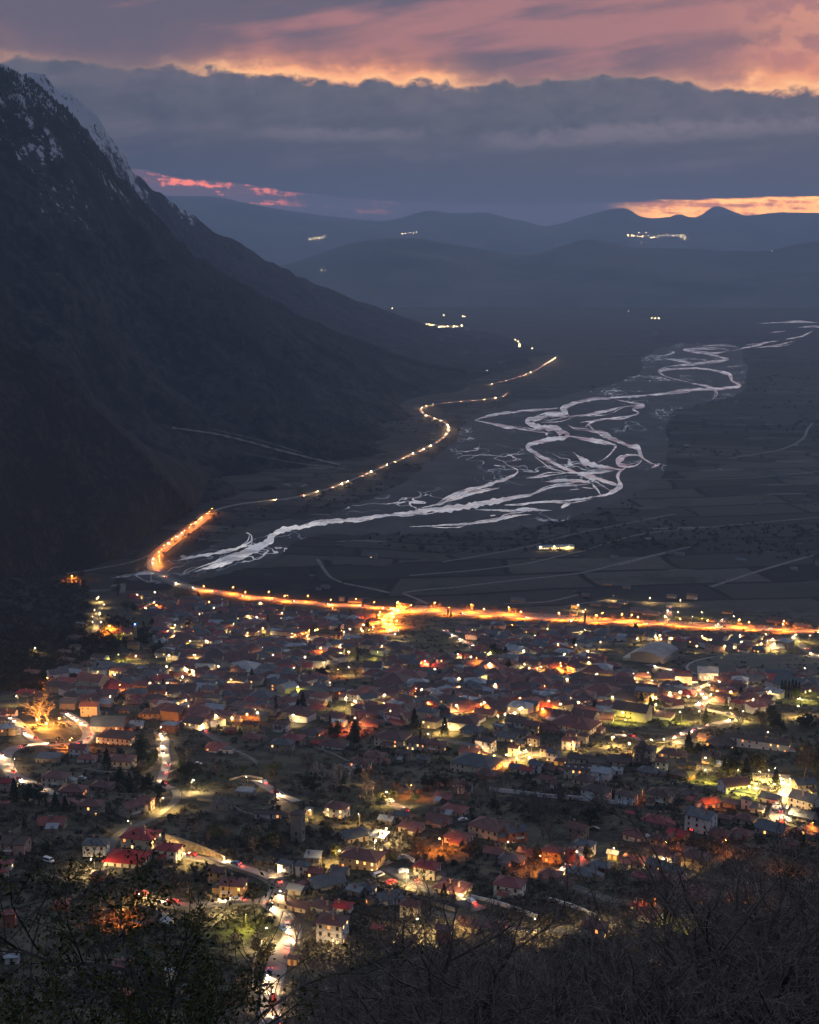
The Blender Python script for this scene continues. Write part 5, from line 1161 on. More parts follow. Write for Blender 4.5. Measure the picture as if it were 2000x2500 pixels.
# ------------------------------------------------------------------ lamps read off the photograph
LPD = """178 1406 O 4;238 1457 Y 2;270 1528 O 4;83 1582 Y 2;334 1452 Y 2;380 1446 Y 2;376 1469 Y 2;244 1519 Y 1;288 1598 G 2;334 1601 Y 2;407 1541 R 2;430 1526 Y 2;427 1552 Y 1;462 1565 G 1;469 1599 Y 1;476 1598 Y 1;247 1633 Y 3;450 1631 Y 2;467 1640 Y 3;410 1668 Y 3;405 1690 Y 2;290 1673 O 1;120 1655 O 1;44 1698 Y 1;457 1710 Y 3;464 1724 Y 2;485 1500 Y 1;467 1511 Y 1;405 1629 Y 1
637 1471 Y 2;704 1454 O 1;690 1497 Y 2;608 1502 Y 1;573 1535 Y 2;570 1523 Y 1;630 1542 Y 1;643 1533 Y 1;712 1546 Y 2;753 1553 Y 1;888 1540 O 3;838 1543 Y 2;832 1573 Y 2;966 1549 W 3;971 1538 Y 1;974 1475 O 3;815 1485 O 1;641 1579 Y 1;665 1600 Y 1;506 1564 Y 2;530 1627 Y 4;720 1629 Y 2;791 1606 Y 1;796 1617 Y 1;830 1594 G 1;924 1592 G 2;934 1577 Y 1;918 1619 Y 2;922 1628 Y 1;855 1629 Y 2;824 1633 O 1;889 1618 O 1;568 1659 Y 1;807 1665 Y 2;724 1677 G 1;846 1702 Y 3;872 1713 Y 1;620 1731 Y 3;526 1745 Y 2;939 1718 Y 1;962 1643 Y 1;955 1735 Y 1
1409 1477 Y 3;1432 1489 Y 1;1497 1454 Y 2;1469 1497 O 3;1392 1515 Y 2;1338 1532 G 1;1305 1551 Y 2;1429 1538 Y 2;1409 1575 Y 2;1464 1567 Y 2;1248 1526 O 1;1200 1594 G 3;1202 1608 Y 1;1193 1619 Y 2;1116 1597 Y 2;1035 1613 R 3;1165 1608 O 1;1284 1622 Y 2;1295 1632 Y 2;1318 1627 Y 2;1365 1618 O 1;1368 1626 O 3;1437 1606 Y 2;1434 1612 Y 2;1418 1640 Y 1;1462 1646 Y 2;1198 1648 Y 2;1253 1670 Y 2;1025 1683 Y 1;1124 1677 Y 2;1196 1703 Y 2;1119 1722 Y 3;1336 1711 O 2;1331 1674 O 1;1475 1674 G 1;1440 1733 Y 2;1497 1700 Y 2;1012 1681 R 1
1585 1459 Y 2;1661 1464 Y 2;1540 1501 O 4;1689 1505 Y 1;1717 1495 G 1;1658 1494 G 1;1801 1515 O 2;1715 1510 O 1;1789 1505 Y 1;1598 1553 W 2;1638 1557 Y 2;1713 1554 Y 2;1810 1551 Y 3;1868 1549 Y 1;1856 1572 Y 3;1885 1560 Y 2;1888 1573 Y 3;1876 1566 Y 1;1940 1550 G 2;1976 1551 Y 1;1967 1630 Y 1;1969 1656 Y 1;1593 1662 Y 2;1550 1645 Y 1;1552 1656 Y 2;1648 1655 Y 1;1599 1719 Y 3;1516 1739 G 2;1665 1739 G 2;1712 1737 Y 2;1780 1730 G 1;1964 1691 G 2;1982 1687 G 2;1951 1725 Y 3
174 1801 O 2;167 1808 O 2;466 1905 W 3;392 1948 Y 3;320 2003 Y 0;32 1855 Y 0;398 1775 Y 0;859 1762 R 3;950 1933 Y 1;937 2022 W 3;914 2050 W 3;877 1985 Y 1;888 1890 Y 0;604 1897 Y 0;825 2079 Y 2;1084 1766 Y 3;1051 1792 Y 2;1251 1753 Y 2;1298 1819 Y 2;1284 1832 Y 2;1205 1842 G 2;1232 1842 Y 3;1258 1848 O 2;1291 1847 Y 3;1495 1798 Y 3;1398 1808 Y 1;1003 1918 O 1;1080 2047 O 2;1325 2092 O 1;1492 2072 Y 1;1234 2056 Y 0
1539 1817 Y 3;1592 1807 Y 2;1622 1803 Y 2;1642 1799 Y 2;1668 1792 Y 2;1685 1785 Y 3;1870 1788 Y 2;1717 1849 W 2;1727 1881 G 3;1803 1882 Y 2;1856 1885 G 3;1877 1882 Y 2;1892 1877 Y 1;1832 1918 G 2;1885 1913 Y 2;1909 1926 G 2;1920 1909 Y 2;1930 1899 Y 3;1844 1911 Y 1;1917 1972 W 2;1749 1945 O 2;1620 2054 O 2;1982 2006 O 2;1569 1925 O 1
230 2098 W 2;530 2200 W 3;600 2230 G 1;655 2269 W 2;993 2125 W 3;1011 2243 W 3;1093 2242 Y 1;1314 2246 Y 1;1455 2237 W 2;813 2288 W 1;1917 2093 O 1;1821 2160 O 1;1583 2316 Y 0;1613 2095 W 1;338 2178 Y 2;678 2178 W 2;1580 1640 Y 1;1765 2050 O 1;1600 2190 O 0;1670 2240 G 1;300 2215 O 1"""
for line in LPD.split('\n'):
    for t in line.split(';'):
        q = t.split(); lamp(int(q[0]), int(q[1]), q[2], int(q[3]), h=7.0 if int(q[1]) < 1750 else 6.0)
rs = random.Random(4)
def lamps_on(key, sp, k, pw, a=0, b=1, off=8.0, h=9.0, side=(1, -1), zone=None, noun=None):
    d = RP[key]; run = 0; nx_ = sp * .3; s = 0
    for i in range(int(a * (len(d) - 1)), int(b * (len(d) - 1))):
        run += (d[i+1] - d[i]).length
        if run > nx_:
            nx_ += sp; t = (d[i+1] - d[i]).normalized(); n = Vector((-t.y, t.x, 0)); s += 1
            p = d[i] + n * off * side[s % len(side)]; q = pix((p.x, p.y, T(p.x, p.y) + h))
            lamp(q[0], q[1], k, pw, h, zone, pos=Vector((p.x, p.y, T(p.x, p.y))), group='orange highway lamps', noun=noun)
hw = 'orange highway street lamp'
lamps_on('V3', 23, 'O', 2, 0.0, .50, 6.5, 8, (1,), zone='on the riverside bend', noun=hw)
lamps_on('V3', 30, 'O', 3, .68, 1.0, 7, 8, (1, -1), zone='before the highway turn-off', noun=hw)
lamps_on('V4', 24, 'O', 4, 0.0, .30, 13.5, 9, (1, -1), zone='past the highway turn-off', noun=hw)
lamps_on('V4', 24, 'O', 4, .37, .70, 13.5, 9, (1, -1), zone='on the central highway stretch', noun=hw)
lamps_on('V4', 27, 'O', 4, .70, 1.0, 13.5, 9, (1, -1), zone='on the far right highway', noun=hw)
lamps_on('J', 18, 'O', 4, 0, 1, 8, 8, (1, -1), zone='at the highway turn-off', noun=hw); lamps_on('J2', 24, 'O', 2, 0, 1, 7, 7, (1,), zone='on the turn-off slip road', noun=hw)
lamps_on('J3', 26, 'O', 2, 0, 1, 6, 7, (1,), zone='at the small orange crossroads', noun=hw)
lamps_on('S2', 34, 'Y', 2, 0, 1, 5, 7, (1, -1), zone='along the winding road', noun='yellow street lamp')
lamps_on('D1', 40, 'Y', 1, 0, 1, 4, 5, (1, -1), zone='on the hillside church lane', noun='yellow street lamp')
# small lamps at the corners of the packed rows
r3 = random.Random(31); got = 0; sm_ = MB(); sl_ = []
while got < 95:
    px, py = r3.uniform(200, 1990), 1460 + 330 * r3.random()
    if not inpoly(px, py, TOWN): continue
    b_ = P(px, py, 6); 
    if not clear(b_.x, b_.y, .2): continue
    got += 1; k = r3.choice('YYYYOW'); z = T(b_.x, b_.y); sm_.rod((b_.x, b_.y, z), (b_.x, b_.y, z + 6), .1, .07, 5); sm_.ball((b_.x, b_.y, z + 6.1), .22, 6, 4, 'YOW'.index(k) + 1); sl_.append((b_.x, b_.y, z + 5.7, k))
so_ = struct('small_street_lamps', sm_.mesh('small_street_lamps', [m_pole, m_lamp['Y'], m_lamp['O'], m_lamp['W']]), 'stuff', 'scores of small street and yard lamps dotted through the far rows')
for x, y, z, k in sl_:
    if (k, 1) in LD: link('lamp_light', LD[(k, 1)], so_, (x, y, z))
# the greenhouse-like lit shed out in the fields and the far villages
vil = [(756,586),(762,585),(769,582),(775,583),(780,582),(788,581),(793,576),(983,572),(990,571),(1002,569),(1010,570),(1016,567)]
r2 = random.Random(8)
for i in range(40): vil.append((1530 + 145 * r2.random() ** .9, 578 + r2.gauss(0, 4.4)))
for i in range(15): vil.append((1040 + 90 * r2.random(), 792 + 10 * r2.random() * 1 + i * .25))
vil += [(1258,829),(1265,834),(1268,840),(1268,846),(1270,842),(1300,851),(1190,905),(1083,770),(1130,772),(1135,773),(1535,760),(1592,777),(1600,777),(1608,777),(785,662),(795,663),(958,753),(1885,615),(1520,507)]
m_vl = emit('village_lamp_glow', (1.0, .66, .30), 110)
for i, (px, py) in enumerate(vil):
    p = P(px, py, 6, far=True)
    s = p.y / 9000
    mb = MB(); mb.rod((0, 0, -9), (0, 0, 0), .25 * s, .2 * s, 5); pl = mb.mesh('pole', m_pole)
    g = MB(); g.ball((0, 0, .6 * s), (1.15 if py > 700 else 1.0) * s * r2.uniform(.6, 1.2), 7, 5); 
    a = link('village_lamp', pl, None, p); link('lamp_glass', g.mesh('lamp_glass', m_vl), a)
    zn = ('in the far ridge village, its left part' if px < 1595 else 'in the far ridge village, its middle part' if px < 1632 else 'in the far ridge village, its right part') if px > 1400 and py < 640 else 'in the hamlet on the far slope' if py < 700 else 'in the foothill village' if px < 1200 else 'in the hamlet by the valley road' if px < 1400 else 'far out on the plain'
    thing(a, 'village lamp', 'tiny warm lamp', px, py, zone=zn, group='lamps ' + zn)
# ------------------------------------------------------------------ vehicles on the roads at rest, headlights on
far_l = 'distant car with headlights on the dark valley road'
cars_on('V1', 60, noun='distant car with headlights', zone='on the farthest road stretch', group='cars on the farthest road stretch', detail=False, big=2.4)
for a_, b_, z_ in ((0, .34, 'on the valley road far bends'), (.34, .62, 'on the middle valley road'), (.62, .95, 'on the near valley road')):
    cars_on('V2', 36, a_, b_, noun='distant car with headlights', zone=z_, group='cars on the dark valley road', detail=False, big=1.75)
cars_on('V3', 34, 0, .5, detail=False, noun='lit car', zone='on the riverside highway bend', big=1.6)
cars_on('V3', 34, .5, 1, detail=False, noun='lit car', zone='on the highway beside the fields', big=1.6)
cars_on('V4', 62, 0, 1, side=5, detail=False, noun='lit car', zone='on the broad orange highway', big=1.5)
for k, sp in (('J', 22), ('X1', 20), ('X2', 20), ('ST', 30), ('S1', 30), ('S2', 22), ('S3', 30), ('S4', 34), ('S5', 26), ('S6', 30), ('B1', 26), ('B2', 22), ('B4', 26), ('L0', 21), ('L1', 19), ('M1', 34), ('M3', 30), ('N1', 34), ('Q1', 25), ('Q2', 22), ('Q3', 26), ('Q4', 12), ('Q5', 14), ('Q7', 14), ('Q6', 11), ('K', 16), ('R1', 18)):
    cars_on(k, sp, detail=RP[k][0].y < 1150, side=1.5)
for px, py, ci, van, rz in ((693,2137,2,False,2.0),(925,2139,1,True,2.3),(985,2128,0,False,2.0),(345,1846,4,False,.4),(846,1882,1,False,.1),(801,1986,1,False,1.2),(119,2103,1,True,1.0),(1130,2003,0,False,1.9),(1452,2025,2,False,1.3),(955,2155,3,False,2.1),(201,1901,0,False,1.2),(1903,1955,0,False,.2),(1897,1968,1,False,.2),(1893,1982,2,False,.2),(1912,1998,0,False,.3),(1921,2003,1,False,.3),(1076,1996,0,False,1.2),(400,1792,0,False,1.0),(690,2268,4,False,.5),(483,1866,1,False,1.4)):
    p = P(px, py, .5); car((p.x, p.y, T(p.x, p.y) + .36), rz, False, True, ci=ci, van=van)
# ------------------------------------------------------------------ trees
m_bark = mat('bark_grey', (.060, .052, .048), .95, (.105, .095, .088), 6); m_barkd = mat('bark_dark', (.040, .034, .030), .95, (.075, .064, .056), 6)
m_twig = mat('twigs', (.066, .050, .043), .95, (.14, .11, .094), 4)
def leafmat(name, c1, c2, sc):
    m = mat(name, c1, .8, c2, sc); return m
m_ever = leafmat('evergreen', (.014, .024, .013), (.030, .044, .020), .8); m_olive = leafmat('olive_leaves', (.030, .036, .012), (.060, .062, .020), .8); m_rust = leafmat('winter_leaves', (.055, .036, .020), (.080, .055, .028), .8)
class TB:
    """numpy-free collector of thin rods and leaf faces"""
    def __init__(s, seed): s.t = MB(); s.c = MB(); s.r = random.Random(seed); s.tips = []
    def limb(s, p, d, L, r, lv, mx, segs, kids, up, spread, trunk_lv, sides=3, wig=.18, shrink=.62, rmin=.01):
        n = segs[lv]; mb = s.t if lv <= trunk_lv else s.c; q = p.copy(); d = d.normalized(); pts = [(q.copy(), r)]
        for i in range(n):
            d = (d + Vector((s.r.gauss(0, wig), s.r.gauss(0, wig), s.r.gauss(0, wig) + up[lv])) ).normalized()
            q2 = q + d * (L / n); r2 = max(rmin, r * (1 - .62 * (i + 1) / n)); r1 = max(rmin, r * (1 - .62 * i / n))
            mb.rod(q, q2, r1, r2, 5 if lv == 0 else sides); q = q2; pts.append((q.copy(), r2))
        if lv == mx: s.tips.append((q, d)); return
        for k in range(kids[lv]):
            f = (.25 if lv == 0 else .12) + (.98 - (.25 if lv == 0 else .12)) * (k + s.r.random()) / kids[lv]
            i = min(n - 1, int(f * n)); a, b = pts[i], pts[i + 1]; q = a[0].lerp(b[0], f * n - i)
            ax = Vector((s.r.gauss(0, 1), s.r.gauss(0, 1), s.r.gauss(0, .55))).normalized(); dd = (d * (1 - spread[lv]) + ax * spread[lv])
            s.limb(q, dd, L * shrink * s.r.uniform(.7, 1.15) * (1 - .35 * f * (lv > 0)), a[1] * .58, lv + 1, mx, segs, kids, up, spread, trunk_lv, sides, wig, shrink, rmin)
def leaf(mb, c, L, w, rnd):
    a = Vector((rnd.gauss(0, 1), rnd.gauss(0, 1), rnd.gauss(0, .7))).normalized(); b = a.orthogonal().normalized(); b = (b * math.cos(rnd.random() * 6.3) + a.cross(b) * math.sin(rnd.random() * 6.3))
    mb.poly([c - a * L * .5, c + b * w * .5, c + a * L * .5, c - b * w * .5])
def bare_town(seed, H):
    t = TB(seed); t.limb(Vector((0, 0, -.6)), Vector((0, 0, 1)), H * .62, H * .024, 0, 3, (4, 4, 3, 2), (8, 6, 5), (.12, .10, .04, .0), (.55, .55, .6), 1, 3, .16, .60, .035)
    return t.t.mesh('trunk', m_bark), t.c.mesh('crown', m_twig)
def leafy_town(seed, H, kind):
    t = TB(seed); rr = t.r
    if kind == 'conifer':
        t.t.rod((0, 0, -.6), (0, 0, H * .95), H * .022, .03, 6)
        for k in range(1500):
            f = rr.random() ** .8; z = H * (.10 + .9 * f); rad = H * .24 * (1 - f) ** .8 * (.5 + .5 * rr.random() ** .5) * (1 + .3 * math.sin(k % 7 * 1.3 + z * 3)); a = rr.random() * 6.283
            leaf(t.c, Vector((math.cos(a) * rad, math.sin(a) * rad, z - rad * .25)), H * .07, H * .035, rr)
        m = m_ever
    elif kind == 'cypress':
        t.t.rod((0, 0, -.6), (0, 0, H * .9), H * .02, .03, 6)
        for k in range(1100):
            f = rr.random(); z = H * (.06 + .94 * f); rad = H * .085 * math.sin(math.pi * min(1, .18 + f * .8)) ** .7 * (.5 + .5 * rr.random() ** .4); a = rr.random() * 6.283
            leaf(t.c, Vector((math.cos(a) * rad, math.sin(a) * rad, z)), H * .05, H * .022, rr)
        m = m_ever
    else:
        t.limb(Vector((0, 0, -.6)), Vector((0, 0, 1)), H * .5, H * .03, 0, 2, (3, 3, 2), (6, 5), (.1, .1, .05), (.6, .6), 2, 4, .15, .62, .05)
        for q, d in t.tips:
            R_ = H * rr.uniform(.08, .15)
            for k in range(42):
                v = Vector((rr.gauss(0, 1), rr.gauss(0, 1), rr.gauss(0, .8))); v = v.normalized() * R_ * rr.random() ** .4
                leaf(t.c, q + v, H * .065, H * .04, rr)
        m = m_ever if kind == 'ever' else m_olive
    return t.t.mesh('trunk', m_barkd), t.c.mesh('crown', m)
TM = {'bare': [bare_town(i, 10) for i in (1, 2, 3, 4)], 'conifer': [leafy_town(i, 10, 'conifer') for i in (5, 6)], 'cypress': [leafy_town(7, 10, 'cypress'), leafy_town(17, 10, 'cypress')],
      'ever': [leafy_town(i, 10, 'ever') for i in (8, 9)], 'olive': [leafy_town(10, 10, 'olive'), leafy_town(11, 10, 'olive')]}
TN = {'bare': ('bare_tree', 'bare tree'), 'conifer': ('conifer_tree', 'dark conifer'), 'cypress': ('cypress_tree', 'slim dark cypress'), 'ever': ('evergreen_tree', 'dark evergreen tree'), 'olive': ('leafy_tree', 'olive-green leafy tree')}
NT = 0
def tree(px, py, H, k='bare', pos=None, zone=None, noun=None, lab=None, group='trees in and around the town', wide=1.0):
    global NT
    NT += 1
    if pos is None: pos = base(px, py, 0)
    t, c = random.choice(TM[k]); s = H / zmax(t, c)
    r = bpy.data.objects.new(TN[k][0], None); C.objects.link(r); r.location = pos; r.rotation_euler = (0, 0, random.uniform(0, 6.28)); r.scale = (s * wide, s * wide, s)
    link('trunk', t, r); link('crown', c, r)
    thing(r, 'tree', noun or (('tall ' if H > 12 else 'small ' if H < 6 else '') + TN[k][1]), px, py, zone, group, lab); return r
random.seed(33)
tree(122, 1762, 23, 'bare', lab='huge bare plane tree glowing orange beside the hairpin road', wide=1.35); tree(98, 1764, 17, 'bare', lab='smaller bare plane tree left of the huge orange-lit one', wide=1.1)
for px, py, k, pw in ((88,1756,'O',3),(150,1754,'O',2),(118,1766,'O',3)): 
    a_ = lamp(px, py, k, pw, 3.0, noun='low orange garden floodlight', zone='under the great plane tree', nolight=True)
    ul = bpy.data.lights.new('uplight', 'POINT'); ul.energy = 75000; ul.color = (1, .36, .06); ul.shadow_soft_size = .3; ul.volume_factor = .2; link('uplight', ul, a_, (1.2, 0, 3.9))
for q in ((358,1676,9,'bare'),(312,1916,5,'olive'),(1782,1893,15,'olive'),(1812,1896,13,'bare'),(1850,1890,13,'olive'),(1964,1897,19,'bare'),(1990,1893,20,'olive'),(1562,1868,18,'bare'),(1545,1866,15,'bare'),
  (376,1796,13,'bare'),(672,1952,11,'bare'),(1322,2098,6,'olive'),(240,1655,13,'conifer'),(350,1852,15,'ever'),(368,1870,12,'ever'),(262,1882,13,'conifer'),(36,1958,12,'conifer'),(70,1962,10,'ever'),(96,1968,10,'ever'),(136,1976,9,'conifer'),(160,1982,8,'conifer'),
  (740,1748,17,'conifer'),(728,1750,13,'conifer'),(674,1750,15,'cypress'),(1012,1780,14,'conifer'),(1086,1800,13,'conifer'),(1027,1828,12,'cypress'),(806,1798,14,'cypress'),(818,1800,11,'ever'),(866,1812,15,'conifer'),(1680,1838,13,'conifer'),(1702,1842,7,'olive'),(1820,1916,15,'conifer'),(1893,1930,12,'conifer'),(1767,1886,8,'conifer'),
  (1084,2198,7,'conifer'),(1108,2202,5,'conifer'),(1436,2092,6,'ever'),(1908,1702,13,'cypress'),(1916,1704,14,'cypress'),(1925,1704,13,'cypress'),(1934,1706,15,'cypress'),(1942,1706,14,'cypress'),(1950,1708,13,'cypress'),(1428,1522,14,'cypress'),(288,1456,16,'cypress'),(654,1530,15,'cypress'),
  (1094,1504,12,'cypress'),(1101,1508,9,'conifer'),(1588,1752,15,'conifer'),(1722,1772,12,'conifer'),(1730,2014,9,'conifer'),(668,2068,7,'olive'),(822,2100,7,'olive'),(965,2110,6,'olive'),(680,1996,6,'conifer'),(1605,1736,9,'ever'),(722,2322,15,'bare'),(925,1960,6,'olive'),(960,1952,6,'olive'),(1203,1606,13,'olive'),(635,2350,8,'olive'),(1200,2350,8,'bare'),(878,1800,14,'bare'),(905,1905,13,'bare'),(1740,1870,8,'conifer'),(1580,1512,10,'bare')):
    tree(*q)
rs = random.Random(9)
def grove(pg, n, kinds, h0, h1, sep, zone=None, noun=None, clr=True):
    xs = [p[0] for p in pg]; ys = [p[1] for p in pg]; got = 0; tr = 0
    while got < n and tr < n * 60:
        tr += 1; px, py = rs.uniform(min(xs), max(xs)), rs.uniform(min(ys), max(ys))
        if not inpoly(px, py, pg): continue
        b = base(px, py)
        if not clear(b.x, b.y, sep): continue
        occupy(b.x, b.y, sep * .5); got += 1
        tree(px, py, rs.uniform(h0, h1), rs.choice(kinds), b, zone(px) if callable(zone) else zone, noun)
grove([(1120,1945),(1180,1910),(1300,1918),(1400,1950),(1500,1975),(1495,2010),(1420,2010),(1340,2060),(1280,2010),(1240,1985),(1150,1975)], 62, ['bare'] * 7 + ['ever'], 6, 10, 1.6, lambda x: 'in the ravine wood under the market hall' if x < 1240 else 'in the deep middle of the ravine wood' if x < 1370 else 'in the ravine wood under the white house')
grove([(1040,1920),(1150,1910),(1160,1960),(1130,1960),(1010,1960)], 8, ['bare', 'ever'], 6, 9, 1.6)
grove([(640,1850),(770,1850),(900,1900),(1010,1900),(1000,1955),(900,1950),(800,1955),(700,1930),(640,1900)], 34, ['bare'] * 4 + ['ever'] * 2, 5, 9, 2)
grove([(430,1850),(620,1880),(600,1905),(440,1900)], 12, ['bare', 'bare', 'ever'], 5, 8, 2)
grove([(430,1995),(560,2010),(720,2045),(850,2070),(720,2085),(560,2085),(430,2040)], 26, ['bare'] * 4 + ['ever'], 5, 9, 2.2)
grove([(0,1980),(180,2030),(280,2010),(220,2100),(120,2120),(0,2080)], 16, ['bare', 'bare', 'ever', 'conifer'], 5, 9, 2.4)
grove([(230,1870),(420,1850),(430,1940),(380,1950),(300,1930)], 14, ['ever', 'ever', 'bare', 'conifer'], 6, 10, 2)
grove([(1780,1745),(2000,1745),(2000,1800),(1920,1800),(1800,1790)], 16, ['bare', 'ever'], 7, 11, 3)
grove([(200,1500),(330,1480),(400,1560),(390,1610),(330,1580),(240,1600)], 22, ['bare', 'ever', 'ever', 'conifer'], 7, 11, 2.5)
grove(TOWN, 60, ['bare'] * 5 + ['ever'] * 2 + ['conifer'], 6, 11, 1.2)
for key, a, b, off, n in (('V3', .02, .48, 9, 13), ('V4', .03, .32, 17, 14), ('V4', .42, .98, 17, 18)):
    d = RP[key]
    for i in range(n):
        j = int((a + (b - a) * (i + rs.random()) / n) * (len(d) - 2)); t = (d[j+1] - d[j]).normalized(); s = 1 if key == 'V4' or rs.random() < .6 else -1; nn = Vector((-t.y, t.x, 0)) * (off + rs.random() * 5) * s
        p = d[j] + nn; p.z = T(p.x, p.y); q = pix(p); tree(q[0], q[1], rs.uniform(5, 10), 'bare', p, 'on the highway verge' + (' by the river bend' if key == 'V3' else ' before the crossroads' if b < .4 else ' beyond the crossroads'), 'orange-lit bare tree')
print('trees', NT)
# ------------------------------------------------------------------ undergrowth and the wooded hillside: masses of clumps
def clumps(name, cs, m, lab, per, seed, quad=.34):
    r = np.random.RandomState(seed); n = len(cs); c = np.array([q[:3] for q in cs]); rad = np.array([q[3] for q in cs])
    v = r.normal(size=(n, per, 3)); v /= np.linalg.norm(v, axis=2)[..., None]; v[..., 2] = np.abs(v[..., 2]) * 1.0; v *= (r.rand(n, per, 1) ** .35)
    cen = c[:, None] + v * rad[:, None, None]
    a = r.normal(size=(n, per, 3)); a /= np.linalg.norm(a, axis=2)[..., None]; b = r.normal(size=(n, per, 3)); b -= (a * b).sum(2)[..., None] * a; b /= np.linalg.norm(b, axis=2)[..., None]
    sz = (rad[:, None, None] * quad * r.uniform(.6, 1.3, (n, per, 1)))
    V = np.stack([cen - a * sz, cen + b * sz * .55, cen + a * sz, cen - b * sz * .55], 2).reshape(-1, 3)
    struct(name, npmesh(name, V, np.arange(len(V)).reshape(-1, 4), m), 'stuff', lab)
m_scr = mat('scrub', (.022, .022, .017), .95, (.055, .048, .036), .12, coord='World')
rs = random.Random(13); cs = []
while len(cs) < 9500:
    px, py = rs.uniform(-40, 2040), 1460 + 1000 * rs.random()
    b = base(px, py)
    if b.y > 1640 or (noise.noise((b.x * .02, b.y * .02, 2)) < rs.uniform(-.45, .25)) or not clear(b.x, b.y, .3): continue
    cs.append((b.x, b.y, b.z - .2, rs.uniform(.7, 2.4)))
clumps('undergrowth', cs, m_scr, 'brown winter scrub and garden bushes filling the gaps', 26, 1)
cs = []
while len(cs) < 2600:
    px, py = rs.uniform(-150, 420), rs.uniform(1385, 1720); b = base(px, py)
    if b.y < 1000 or b.y > 1900: continue
    if -b.x - .225 * b.y < 12 + 10 * noise.noise((b.x * .02, b.y * .02, 1)) and math.hypot((b.x + 305) / 50, (b.y - 1380) / 110) > 1: continue
    if not clear(b.x, b.y, 2): continue
    cs.append((b.x, b.y, b.z + rs.uniform(.5, 3), rs.uniform(2.2, 4.2)))
clumps('woodland', cs, mat('wood_dark', (.012, .015, .011), .95, (.030, .030, .022), .05, coord='World'), 'dark woodland on the hillside at the far edge of town', 60, 2, .22)
cs = []
for _ in range(3500):
    px, py = rs.uniform(900, 2050), rs.uniform(900, 1420); b = P(px, py, 0)
    if noise.noise((b.x * .0022, b.y * .003, 3)) < .12 or inpoly(px, py, bed): continue
    cs.append((b.x, b.y, 0, rs.uniform(2, 5)))
for _ in range(1500):
    px, py = rs.uniform(380, 1250), rs.uniform(1060, 1330); b = P(px, py, 0)
    if inpoly(px, py, bed) or not inpoly(px, py, [(480,1260),(700,1225),(900,1165),(1100,1080),(1110,1040),(1160,1010),(1150,1100),(980,1190),(800,1250),(620,1272),(560,1310),(440,1350)]): continue
    cs.append((b.x, b.y, 0, rs.uniform(2, 4.5)))
clumps('hedgerow_scrub', cs, m_scr, 'dark riverside scrub and hedgerows across the valley floor', 16, 4, .4)
# ------------------------------------------------------------------ the foreground: bare thicket and the leafy evergreen
def bare_near(seed, H):
    t = TB(seed); t.limb(Vector((0, 0, -.4)), Vector((.1, 0, 1)), H * .66, H * .014, 0, 3, (6, 5, 4, 3), (9, 7, 7), (.10, .12, .05, .02), (.5, .5, .55), 1, 3, .17, .60, .006)
    return t.t.mesh('trunk', m_barkd), t.c.mesh('crown', m_twig)
NB = [bare_near(s, 7) for s in (21, 22, 23)]
TOP = [(640,2460),(720,2390),(800,2330),(900,2290),(1000,2230),(1100,2190),(1250,2210),(1400,2230),(1550,2200),(1650,2130),(1750,2080),(1850,2040),(1950,2010),(2080,1990)]
def toppy(px):
    for (a, ya), (b, yb) in zip(TOP, TOP[1:]):
        if a <= px <= b: return ya + (yb - ya) * (px - a) / (b - a)
    return 1990 if px > 2000 else 2460
rs = random.Random(17)
for i in range(76):
    if i < 20: px, y0, dy = 800 + 1300 * (i + .5) / 20 + rs.uniform(-30, 30), rs.uniform(26, 46), rs.uniform(-80, 20)
    else: px, y0, dy = rs.uniform(690, 2120), rs.uniform(22, 75), abs(rs.gauss(90, 110))
    tp = toppy(px) + dy; dr = ray(px, tp); dr = dr / dr.y; x0 = dr.x * y0; g = T(x0, y0); H = CZ + dr.z * y0 - g
    if H < 2.0: continue
    t, c = rs.choice(NB); s = H / zmax(t, c)
    r = bpy.data.objects.new('bare_tree', None); C.objects.link(r); r.location = (x0, y0, g); r.rotation_euler = (rs.uniform(-.08, .08), rs.uniform(-.12, .12), rs.uniform(0, 6.28)); r.scale = (s * 1.15, s * 1.15, s)
    link('trunk', t, r); link('crown', c, r)
    zz = 'at the thicket left end' if px < 1000 else 'in the middle thicket' if px < 1450 else 'in the right thicket' if px < 1800 else 'at the thicket right end'
    thing(r, 'tree', ('tall' if H > 7 else 'low') + ' leafless foreground tree', px, tp, zz, 'bare trees of the foreground thicket')
m_lf = bpy.data.materials.new('evergreen_leaf_near'); m_lf.use_nodes = True; n_ = m_lf.node_tree; bb = n_.nodes['Principled BSDF']; bb.inputs['Roughness'].default_value = .9; bb.inputs['IOR'].default_value = 1.2
tt = n_.nodes.new('ShaderNodeTexCoord'); q_ = E(n_, tex(n_, 'Noise', tt.outputs['Object'], 1.6, Detail=3.0).outputs[0]); q2 = E(n_, tex(n_, 'Noise', tt.outputs['Object'], 14.0, Detail=1.0).outputs[0])
lc = mix(n_, sstep(q_, .45, .6), (.045, .056, .018), (.080, .056, .020)); lc = mix(n_, sstep(q2, .4, .65), lc, (.024, .034, .014)); n_.links.new(lc, bb.inputs['Base Color'])
def leafy_near(seed, H):
    t = TB(seed); t.limb(Vector((0, 0, -.4)), Vector((.15, 0, 1)), H * .58, H * .014, 0, 3, (6, 5, 4, 3), (9, 7, 6), (.08, .08, .05, .03), (.55, .5, .55), 2, 3, .16, .62, .005)
    for q, d in t.tips:
        if t.r.random() < .48: continue
        for k in range(22):
            off = d * t.r.uniform(-.42, .06) + Vector((t.r.gauss(0, .09), t.r.gauss(0, .09), t.r.gauss(0, .08))); leaf(t.c, q + off, t.r.uniform(.045, .08), t.r.uniform(.024, .038), t.r)
    return t.t.mesh('trunk', m_barkd), t.c.mesh('leaves', m_lf)
NLf = [leafy_near(s, 6) for s in (31, 32)]
